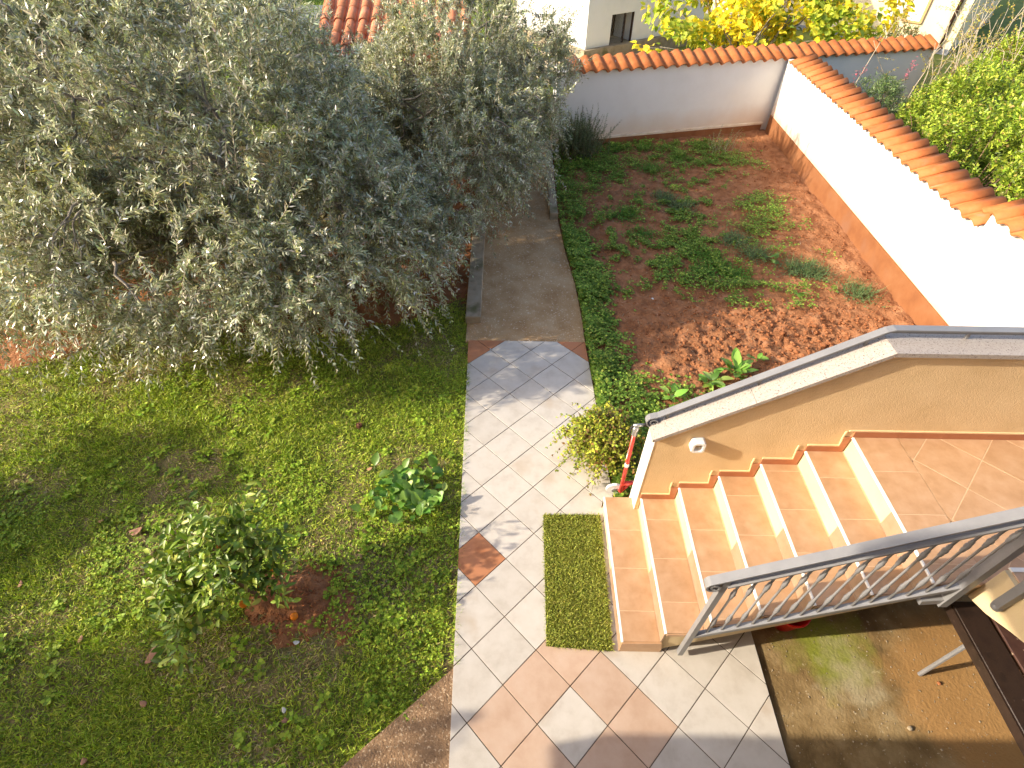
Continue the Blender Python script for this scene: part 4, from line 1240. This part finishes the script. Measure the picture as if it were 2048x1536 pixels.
for (x, y), lb in zip(bright, ['bright weed clump beside the rosemary bush','bright weed clump under the middle of the shaded back wall','feathery weed clump left of the tall straggly weed','bright weed patch far out on the shaded soil','lush weed patch in the middle of the bed, backmost clump','lush weed patch in the middle of the bed, centre clump','lush weed patch in the middle of the bed, clump nearest the path','lush weed patch in the middle of the bed, clump nearest the tilled clods','bright weed clump close to the end of the thin right-hand kerb','bright weed clump between the concrete path and the grassy tufts']): tuft(lb, x, y, 300, .15, .23, *WG, 'bright weed clumps on the bed')
for x, y in [(2.75,3.9),(2.95,3.6),(3.55,2.55),(3.75,2.2),(4.2,1.85),(4.45,1.75),(4.85,1.3)]: tuft('blue-green grassy tuft growing on the bed', x, y, 300, .22, .22, *BG, 'grassy tufts on the bed')
# tall flowering weed by the back wall
tw = thing('tall_weed', 'tall pale straggly weed standing in the sun near the back wall', 'weed', (4.2,6.0,lz(4.2,6.0)))
n = 26
P0 = np.c_[4.25+rng.normal(size=n)*.14, 5.95+rng.normal(size=n)*.12, np.full(n, lz(4.2,6.0))]
D = nrm(np.c_[rng.normal(size=(n,2))*.25, np.ones(n)]); L = rng.uniform(.25,.55,n); g = rng.uniform(0,.2,n)
foliage('leaves', sprays(P0, D, L, g, 12, .035, .012, [(.26,.30,.10),(.36,.37,.16),(.2,.26,.06)],[1,.7,.7], spread=.9), M['leaf_soft'], tw)
v, f = twig_tubes(P0, D, L, g, .004); o = bpy.data.objects.new('stems', big('stems', v, f, M['twig'])); o['kind']='stuff'; link(o, tw)

# ---------------------------------------------------------------- little orange tree on the lawn
ot = thing('orange_tree', 'small orange tree with glossy leaves and ripe fruit on the lawn', 'tree', (-1.75,-2.93,-.02))
tr = MB(); fork = np.array((-1.78,-2.95,.32))
tr.tube(wobble((-1.70,-2.92,-.06), fork, 5, .08), list(np.linspace(.018,.013,5)), 7)
obj('trunk', tr, M['twig_brown'], ot, True)
br = MB(); ends = []
for k, e in enumerate([(-2.18,-3.02,.44),(-1.95,-2.72,.62),(-1.72,-2.55,.66),(-1.50,-2.86,.50),(-2.08,-3.25,.36),(-1.70,-3.10,.54),(-1.40,-2.95,.38),(-2.3,-2.9,.38),(-1.85,-2.82,.84),(-2.0,-3.38,.32),(-1.62,-2.72,.60),(-2.1,-2.85,.6)]):
    p = wobble(fork, e, 5, .12, .05); br.tube(p, list(np.linspace(.010,.004,5)), 5); ends.append(p)
obj('branches', br, M['twig_brown'], ot, True, 'stuff')
E_ = np.array([p[rng.integers(2,5)] for p in ends for _ in range(24)])+rng.normal(size=(288,3))*.06
n = len(E_)
D = nrm(rng.normal(size=(n,3))*.7+np.array([0,0,.55])); L = rng.uniform(.10,.20,n)
per = 6; T = (np.arange(per)+.5)/per
pos = (E_[:,None]+D[:,None]*(L[:,None]*T)[:,:,None]).reshape(-1,3); tan = np.repeat(D, per, axis=0); m_ = len(pos)
sd = side_of(tan, np.tile(np.arange(per)*2.4, n)+np.repeat(rng.uniform(0,6.28,n), per))
Dl = nrm(tan*.5+sd*.9+rng.normal(size=(m_,3))*.2); 
v, f = blades(pos, Dl, side_of(Dl, rng.uniform(-.7,.7,m_)), rng.uniform(.055,.095,m_), rng.uniform(.012,.018,m_), LANCE, .18, .2)
cc = pal(m_, [(.10,.17,.022),(.17,.26,.032),(.27,.36,.045),(.42,.45,.09)],[.8,1.2,.9,.35])
foliage('crown', [(v, f, np.repeat(cc, 15, axis=0))], M['leaf'], ot, 'stuff', True)
v, f = twig_tubes(E_, D, L, np.zeros(n), .003); o = bpy.data.objects.new('twigs', big('twigs', v, f, M['twig_brown'])); o['kind']='stuff'; link(o, ot)
def ball(r, n=12, m=8): return [(r*math.sin(math.pi*k/m)+1e-4, -r*math.cos(math.pi*k/m)) for k in range(m+1)]
om = MB().lathe(ball(.030), 12).mesh('orange_fruit', M['orange'], True)
for q in ((-1.62,-2.93,.20),(-1.66,-3.10,.24),(-1.84,-2.80,.52),(-1.98,-2.93,.40),(-1.52,-2.86,.30),(-1.75,-2.72,.55)):
    put('orange_fruit', om, q, ot)
fo = put('fallen_orange', om, (-1.36,-3.09,.0)); tag(fo, 'orange fruit fallen on the bare red soil', 'fruit')

# ---------------------------------------------------------------- fallen leaves and small litter
def dry_leaf(label, cat, x, y, z, s, rz, mat, name='fallen_leaf', group=None):
    P_ = np.zeros((1,3)); D_ = np.array([[1.0,0,0]]); S_ = np.array([[0,1.0,0]])
    v, f = blades(P_, D_, S_, s, s*.36, PLATE, .14, .35)
    v = v.copy(); v[:,2] += .25*s*np.sin(v[:,0]/s*2.6)*.4; v[:,2] -= v[:,2].min()
    v2 = v.copy(); v2[:,2] -= .0015
    V = np.concatenate([v, v2]); F = np.concatenate([f, f[:,::-1]+len(v)])
    o = bpy.data.objects.new(name, big(name, V, F, mat, None, True)); COL.objects.link(o)
    o.location = (x,y,z); o.rotation_euler = (rng.normal()*.15, rng.normal()*.15, rz)
    tag(o, label, cat, group)
gz = lambda x, y: float(lawn_z(np.array([x]), np.array([y]))[0])+.025
dry_leaf('large pinkish-brown dry leaf lying alone on the shaded lawn', 'leaf', -2.98,-2.40, gz(-2.9,-2.4), .12, .1, M['dry_leaf'])
dry_leaf('crumpled brown leaf on the grass below the orange tree', 'leaf', -2.32,-3.44, gz(-2.3,-3.4), .12, 1.2, M['dry_leaf'])
for k, (x, y) in enumerate([(-3.3,-2.3),(-2.9,-3.3),(-2.2,-3.7),(-1.2,-3.75),(-2.7,-1.55),(-1.1,-1.7),(-3.6,-2.9),(-.95,-2.6),(-1.9,-4.05),(-2.45,-4.0)]):
    dry_leaf('small dry leaf lying on the lawn grass', 'leaf', x, y, gz(x,y)-.008, .055, k*1.3, M['dry_leaf'], group='small dry leaves on the lawn')
for k, (x, y, s) in enumerate([(-1.32,-3.27,.045),(-1.24,-3.73,.04),(2.06,1.02,.06)]):
    dry_leaf(['pale scrap on the bare soil by the orange tree','torn white scrap in the grass near the concrete apron','white scrap among the weeds of the bed'][k], 'scrap', x, y, (gz(x,y) if k < 2 else lz(x,y)+.05), s, k*2.0, M['scrap'], 'paper_scrap')
cz_ = thing('pine_cone', 'dark brown cone lying on the sunny lawn', 'cone', (-1.28,-1.18,gz(-1.28,-1.18)-.02))
obj('core', MB().lathe([(.004,.0),(.022,.012),(.026,.03),(.015,.05),(.002,.06)], 9, (-1.28,-1.18,gz(-1.28,-1.18)-.02)), M['cone'], cz_)
n = 46; az = np.arange(n)*2.4; hh_ = np.linspace(.006,.052,n)
D = nrm(np.c_[np.cos(az),np.sin(az),np.full(n,.35)]); P_ = np.c_[-1.28+.012*np.cos(az),-1.18+.012*np.sin(az),gz(-1.28,-1.18)-.02+hh_]
v, f = quads(P_, D, side_of(D, np.zeros(n)), .024, .016, .1)
o = bpy.data.objects.new('scales', big('scales', v, f, M['cone'])); o['kind'] = 'stuff'; link(o, cz_)

# ---------------------------------------------------------------- red bucket under the stairs, dark table in the yard
bk = thing('bucket', 'red plastic bucket half hidden in the shade under the stairs', 'bucket', (2.36,-3.04,-.028))
obj('bowl', MB().lathe([(.09,0),(.13,.20),(.14,.20),(.14,.212),(.124,.212),(.085,.012)], 20, (2.36,-3.04,-.028)), M['red_plastic'], bk, True)
obj('handle', MB().tube([(2.36+.135*math.cos(t_),-3.04-.05*math.sin(t_),.17+.03*math.sin(t_)) for t_ in np.linspace(0,math.pi,9)], .004, 6), M['steel'], bk)
tb = thing('garden_table', 'dark stained wooden plank table with slanted legs in the yard', 'table', (3.5,-3.9,-.028))
for k, (a, w, mt_) in enumerate([(3.185,.195,'wood_dark'),(3.395,.20,'wood_red'),(3.61,.20,'wood_dark')]):
    o = obj('plank', MB().prism([(a,-4.9),(a+w,-4.9),(a+w+.01,-3.16),(a+.02,-3.16)], .60, .632, .004), M[mt_], tb)
obj('apron', MB().prism([(3.172,-4.88),(3.184,-4.88),(3.204,-3.17),(3.192,-3.17)], .555, .628), M['wood_dark'], tb)
obj('apron', MB().box(3.21, 3.80, -3.19, -3.17, .53, .598), M['wood_dark'], tb)
for (x, y) in ((3.225,-3.41),(3.78,-3.41),(3.21,-4.65),(3.78,-4.65)):
    obj('leg', MB().tube([(x,y,-.027),(x+.012,y+.01,.598)], .015, 8), M['metal'], tb)
for (x, y, s, lab) in ((3.33,-3.47,.014,'small red-brown stone on the yard beside the table leg'),(2.98,-3.75,.018,'pale pebble on the damp yard concrete')):
    q = ico_v*np.array([1.2,1,.7])*s*rng.uniform(.8,1.2,(12,1))
    o = bpy.data.objects.new('pebble', big('pebble', q, tri, M['clod'] if 'red' in lab else M['kerb'])); o.location = (x,y,-.02); COL.objects.link(o); tag(o, lab, 'stone')

N = 2600
x = rng.uniform(2.11,4.3,N); y = rng.uniform(-5.0,-2.2,N); r = .0015+.0045*rng.random(N)**3
v, f = clods(x, y, np.full(N,-.0275)+r*.3, r)
o = bpy.data.objects.new('grit', big('grit', v, f, M['kerb'])); o['kind'] = 'stuff'; COL.objects.link(o)
tag(o, 'fine grit and crumbs strewn over the mossy yard concrete', 'grit')

# ---------------------------------------------------------------- rosemary against the back wall
def upright(name, label, cat, base, n, L, spread, per, lL, lW, cols, wts, g=(.0,.2), tw='twig_brown', lean=.35, group=None, up=1.0, mat='leaf', rx=None):
    t = thing(name, label, cat, base, group)
    r = rx or (spread, spread)
    P0 = np.array(base)+np.c_[rng.normal(size=n)*r[0], rng.normal(size=n)*r[1], rng.uniform(-.02,.1,n)]
    D = nrm(np.c_[rng.normal(size=(n,2))*lean, np.full(n,up)])
    LL = L*rng.uniform(.5,1.1,n); gg = rng.uniform(*g,n)
    foliage('leaves', sprays(P0, D, LL, gg, per, lL, lW, cols, wts, spread=.8), M[mat], t)
    v, f = twig_tubes(P0, D, LL, gg, .003)
    o = bpy.data.objects.new('stems', big('stems', v, f, M[tw])); o['kind'] = 'stuff'; link(o, t)
    return t
upright('rosemary_bush', 'dark green rosemary bush growing against the shaded back wall', 'shrub', (1.42,5.62,-.03), 260, .80, .19, 40, .042, .009,
        [(.075,.115,.05),(.11,.155,.07),(.16,.20,.10)],[1,1,.5], lean=.34)

# ---------------------------------------------------------------- beyond the walls
def bush(name, label, cat, base, lobes, n, per, lL, lW, cols, wts, mat='leaf', group=None, upw=.8, gmax=.3, L=(.15,.35)):
    t = thing(name, label, cat, base, group)
    P, O = lobes_sample(lobes, n, .5, 2.0)
    D = nrm(O*.5+np.array([0,0,upw])+rng.normal(size=P.shape)*.35); LL = rng.uniform(*L,len(P)); g = rng.uniform(0,gmax,len(P))
    P = P-D*LL[:,None]*.5
    foliage('foliage', sprays(P, D, LL, g, per, lL, lW, cols, wts, spread=.85), M[mat], t)
    m = MB()
    for q in P[:40]:
        m.tube(wobble(np.array(base)+rng.normal(size=3)*np.array([.08,.08,0]), q, 5, .1), list(np.linspace(.02,.006,5)), 5)
    obj('stems', m, M['twig_brown'], t, True, 'stuff')
    return t
LAUREL = ([(.20,.28,.025),(.28,.37,.035),(.40,.46,.06),(.11,.17,.018),(.42,.32,.10)],[1,1.3,.9,.5,.15])
hl = [((6.50,1.7,.85),(.66,.90,.80),(6.4,1.8)), ((6.85,3.05,.92),(.80,.85,.88),(6.7,3.0)), ((7.4,4.45,.90),(.90,.95,.88),(7.3,4.3)), ((8.1,3.3,.95),(.9,1.0,.85),(8.1,3.3)), ((8.5,5.7,.80),(.95,.9,.80),(8.3,5.5)), ((7.7,1.9,.95),(.85,1.0,.88),(7.6,1.9)), ((9.5,5.0,.85),(1.0,1.0,.85),(9.4,5.2)), ((10.0,6.9,.9),(1.0,.9,.9),(10.0,6.8)), ((11.3,6.3,.9),(1.0,1.0,.9),(11.3,6.2))]
for k, (c, r, b_) in enumerate(hl):
    bush('laurel_shrub', ['dense laurel shrub directly behind the step in the tile coping','dense laurel shrub pressing against the tile coping midway','dense laurel shrub next to the oleander','laurel shrub in the second row behind the midway one','laurel shrub in front of the bare twiggy shrub','laurel shrub in the second row behind the coping step','laurel shrub beside the bare twiggy stems, away from the wall','laurel shrub between the bare stems and the cream house','outermost laurel shrub past the bare twiggy stems'][k], 'shrub', (b_[0],b_[1],-.25), [(c,r)], 900, 7, .075, .030, *LAUREL, group='laurel shrubs behind the garden wall', upw=1.0)
bush('oleander_shrub', 'grey-green oleander shrub with pink flower spikes behind the tile-capped corner', 'shrub', (7.05,6.2,-.2), [((6.95,6.15,.62),(.70,.62,.62))], 430, 8, .075, .016,
     [(.10,.16,.05),(.15,.21,.075),(.22,.26,.12)],[1,1,.5], upw=1.0)
fl_parts = []
osh = bpy.data.objects['oleander_shrub']
for (x, y, z) in ((7.45,6.45,1.28),(6.55,6.5,1.20),(6.7,6.6,1.24),(7.5,6.5,1.34),(7.4,6.4,1.20)):
    n = 26; P_ = np.array((x,y,z))+rng.normal(size=(n,3))*np.array([.025,.025,.05]); D = rdir(n)
    v, f = quads(P_, D, side_of(D), .032, .022); fl_parts.append((v, f, np.repeat(pal(n,[(.45,.10,.14),(.38,.16,.2)],[1,1]),4,axis=0)))
    osh2 = foliage('flower_spike', [fl_parts[-1]], M['leaf_soft'], osh)
# bare twiggy shrub with small yellow leaves
bs = thing('bare_shrub', 'leggy shrub of bare grey stems with sparse yellow leaves behind the laurels', 'shrub', (9.3,6.6,-.25))
m = MB(); P_ = []; D_ = []
for k in range(125):
    a = np.array((10.3+rng.normal()*1.0, 7.3+rng.normal()*.65, -.25)); e = a+np.array((rng.normal()*.55, rng.normal()*.45, rng.uniform(1.4,2.7)))
    p = wobble(a, e, 7, .06); m.tube(p, list(np.linspace(.018,.004,7)), 5)
    for q in range(9):
        s = p[rng.integers(2,7)]; d = nrm((rdir(1)[0]*.7+np.array([0,0,.6]))[None])[0]
        P_.append(s); D_.append(d)
obj('stems', m, M['twig'], bs, True, 'stuff')
P_ = np.array(P_); D_ = np.array(D_); LL = rng.uniform(.2,.5,len(P_)); g = rng.uniform(0,.2,len(P_))
v, f = twig_tubes(P_, D_, LL, g, .004); o = bpy.data.objects.new('twigs', big('twigs', v, f, M['twig'])); o['kind']='stuff'; link(o, bs)
foliage('leaves', sprays(P_, D_, LL, g, 6, .045, .022, [(.40,.33,.05),(.30,.30,.05),(.36,.22,.06)],[1,1,.5]), M['leaf_soft'], bs)

# fig tree with yellow autumn leaves behind the back wall
fg = thing('fig_tree', 'fig tree with large yellow autumn leaves rising behind the shaded back wall', 'tree', (5.3,9.3,-.15))
flob = [((7.9,10.0,1.5),(1.1,.8,.75)), ((3.9,8.45,1.05),(1.2,.8,.58)), ((5.4,8.9,1.25),(1.4,.9,.68)), ((6.9,9.2,1.2),(1.3,.8,.65)), ((4.5,10.2,1.7),(1.4,1.0,.8)), ((6.5,10.5,1.8),(1.5,1.0,.8)), ((5.5,11.5,2.1),(1.7,.9,.8))]
m = MB(); m.tube(wobble((5.3,9.3,-.2),(5.3,9.3,.45),5,.1), [.09,.085,.08,.07,.07], 8)
obj('trunk', m, M['bark'], fg, True)
m = MB(); Pt, Ot = lobes_sample(flob, 46, .4)
for q in Pt: m.tube(wobble((5.3,9.3,.4), q, 6, .12, .08), list(np.linspace(.03,.007,6)), 6)
obj('branches', m, M['bark'], fg, True, 'stuff')
n = 6000
P, O = lobes_sample(flob, n, .45, 2.2)
D = nrm(O*.6+rng.normal(size=(n,3))*.5+np.array([0,0,-.25]))
FIG = [(0,.10),(.10,.72),(.22,.60),(.36,1.0),(.48,.62),(.62,.70),(.80,.42),(1.0,.03)]
Sx = side_of(D, rng.uniform(-.6,.6,n))
v, f = blades(P, D, Sx, rng.uniform(.10,.19,n), rng.uniform(.05,.085,n), FIG, .2, .15)
yl = fbm(P[:,0]*1.2+P[:,2], P[:,1]*1.2, 3)
cc = np.where((yl > .46+.26*rng.random(n)-.1)[:,None], pal(n,[(.78,.58,.03),(.84,.66,.05),(.66,.58,.04)],[1,.8,.9],.1), pal(n,[(.36,.42,.045),(.20,.28,.03),(.55,.53,.06)],[1,.6,.8],.1))
foliage('crown', [(v, f, np.repeat(cc, 24, axis=0))], M['fig_leaf'], fg)

# low shrubs at the foot of the cream house
bush('flower_shrub', 'reddish-green shrub at the foot of the cream house', 'shrub', (10.9,13.4,-.2), [((10.9,13.3,.25),(.95,.5,.5))], 200, 7, .07, .03,
     [(.12,.15,.06),(.22,.10,.06),(.30,.19,.05),(.10,.17,.05)],[1,.5,.5,1])

def frame_box(m, C, a, b, u0, u1, v0, v1, z0, z1):
    """box in a rotated plan frame: origin C, axes a and b"""
    C = np.array(C); a = np.array(a); b = np.array(b)
    q = [C+a*u+b*v for u, v in ((u0,v0),(u1,v0),(u1,v1),(u0,v1))]
    if area([tuple(t) for t in q]) < 0: q = q[::-1]
    return m.prism([tuple(t) for t in q], z0, z1)

# white house with a wire-fronted recess
C, a_, b_ = (2.06,12.05), (-.57,.822), (.822,.57)
wh = thing('white_house', 'white rendered outbuilding with a dark wire-meshed opening beyond the back wall', 'building', (2.06,12.05,0))
m = MB(); frame_box(m, C, a_, b_, 0, 3.3, 0, .86, .24, 3.2)
obj('wall', m, M['plaster_white'], wh)
m = MB(); frame_box(m, C, a_, b_, .02, 3.3, .862, 1.70, .94, 3.2)
obj('lintel_wall', m, M['plaster_white'], wh)
m = MB(); frame_box(m, C, a_, b_, .02, 3.3, 1.702, 4.6, .24, 3.2)
obj('wall', m, M['plaster_white'], wh)
m = MB(); frame_box(m, C, a_, b_, .75, .80, .87, 1.69, .24, .935); obj('back_board', m, M['coop_dark'], wh)
m = MB(); 
for v0, v1 in ((.863,.90),(1.66,1.698),(1.36,1.40)):
    m = MB(); frame_box(m, C, a_, b_, .03, .08, v0, v1, .24, .938); obj('door_post', m, M['coop_dark'], wh)
m = MB()
for k in range(9):
    for s in (-1, 1):
        v0 = .90+.06*k; p = lambda v_, z_: (C[0]+a_[0]*.05+b_[0]*v_, C[1]+a_[1]*.05+b_[1]*v_, z_)
        v1 = v0+s*.35
        q0, q1 = p(min(max(v0,.9),1.36),.26), p(min(max(v1,.9),1.36),.26+.66*abs(min(max(v1,.9),1.36)-v0)/.35)
        m.tube([q0,q1], .003, 3)
obj('wire_mesh', m, M['mesh_wire'], wh, kind='stuff')
m = MB(); frame_box(m, C, a_, b_, -.12, 3.6, -.12, 4.7, -.2, .235); obj('plinth', m, M['kerb'], wh)
m = MB(); frame_box(m, C, a_, b_, -.3, 3.6, -.3, 4.8, 3.2, 3.3); obj('roof', m, M['roof_tile'], wh)
struct('paved_terrace', MB().prism([(-.6,13.2),(1.2,10.0),(2.6,8.9),(5.4,10.6),(4.2,13.5)], -.2, -.06), M['ledge'])

# cream house
K, fa, fb = (12.72,13.7), (-.75,.661), (.661,.75)
ch = thing('cream_house', 'cream rendered house with a tan framed window and dark downpipe', 'building', (12.72,13.7,0))
m = MB(); frame_box(m, K, fa, fb, -.22, 9, 0, 6, -.25, 4.2); obj('wall', m, M['plaster_cream'], ch)
m = MB(); frame_box(m, K, fa, fb, -.224, 9.0, -.03, 6, -.25, .02); obj('plinth', m, M['road'], ch)
m = MB(); frame_box(m, K, fa, fb, -.5, 9.3, -.4, 6.3, 4.2, 4.35); obj('roof', m, M['roof_tile'], ch)
w_ = MB(); frame_box(w_, K, fa, fb, .78, 1.30, -.06, -.004, .52, .57); frame_box(w_, K, fa, fb, .78, .85, -.06, -.004, .572, 1.5); frame_box(w_, K, fa, fb, 1.25, 1.30, -.06, -.004, .572, 1.5); frame_box(w_, K, fa, fb, .851, 1.249, -.06, -.004, 1.45, 1.5)
wn_ = obj('window_frame', w_, M['tan_frame'], ch)
w_ = MB(); frame_box(w_, K, fa, fb, .85, 1.25, -.03, -.002, .572, 1.449); obj('shutter', w_, M['white_plastic'], wn_)
w_ = MB(); frame_box(w_, K, fa, fb, 1.34, 1.75, -.05, -.004, .55, 1.5); obj('open_shutter', w_, M['white_plastic'], ch)
q = np.array(K)+np.array(fa)*.06-np.array(fb)*.07
obj('downpipe', MB().tube([(q[0],q[1],.0),(q[0],q[1],4.1)], .045, 10), M['dark_metal'], ch, True)

# tiled shed behind the olives
sd_ = thing('garden_shed', 'low shed with old terracotta barrel-tile roof behind the olive trees', 'shed', (-1.9,7.2,-.1))
obj('wall', MB().box(-3.25, -.75, 6.25, 8.7, -.15, 1.46), M['plaster_cream'], sd_)
RS = math.atan2(.85, 2.0)
prf = [(5.98,1.40),(8.9,1.40+2.92*.425),(8.9,1.36+2.92*.425),(5.98,1.36)]
obj('roof_deck', MB().profile_x(prf[::-1], -3.4, -.62), M['roof_tile'], sd_)
def barrel(name, mat, L, r0, r1, th=.014, n=9, flip=1):
    v = []; f = []
    for x_, r in ((0,r0),(L,r1)):
        for rr in (r, r-th):
            for k in range(n):
                w = math.pi*k/(n-1); v.append((x_, rr*math.cos(w), flip*rr*math.sin(w)*.85))
    for k in range(n-1):
        f += [(k,k+1,2*n+k+1,2*n+k), (n+k+1,n+k,3*n+k,3*n+k+1), (k+1,k,n+k,n+k+1), (2*n+k,2*n+k+1,3*n+k+1,3*n+k)]
    f += [(0,2*n,3*n,n), (n-1,2*n-1,4*n-1,3*n-1)]
    me = MB().add(v, f).mesh(name, mat, False)
    for p_ in me.polygons: p_.use_smooth = abs(p_.normal.x) < .5
    return me
bt = barrel('roof_tile', M['roof_tile'], .46, .098, .080)
for c in range(12):
    for r in range(8):
        x_ = -3.28+.232*c; s_ = .36*r
        put('roof_tile', bt, (x_+crng.uniform(-.008,.008), 5.96+s_*math.cos(RS*.95), 1.405+s_*math.sin(RS*.95)+.010*(r % 2)), sd_,
            (Matrix.Rotation(math.pi/2+crng.uniform(-.03,.03),4,'Z') @ Matrix.Rotation(-RS*.93,4,'Y')).to_euler())

# pale blue house far to the left
bh = thing('far_house', 'pale blue rendered house glimpsed through the olive leaves', 'building', (-14,17.5,0))
obj('wall', MB().box(-18, -10.5, 18.6, 24, -.3, 3.4), M['blue_wall'], bh)
obj('roof', MB().profile_y([(-18.4,3.4),(-10.1,3.4),(-14.25,5.0)], 18.2, 24.4), M['roof_tile'], bh)
for x_ in (-17,-15,-12.5):
    w_ = obj('window', MB().box(x_, x_+.9, 18.55, 18.598, .8, 2.1), M['plaster_white'], bh)
    obj('pane', MB().box(x_+.06, x_+.84, 18.53, 18.549, .86, 2.04), M['glass'], w_)
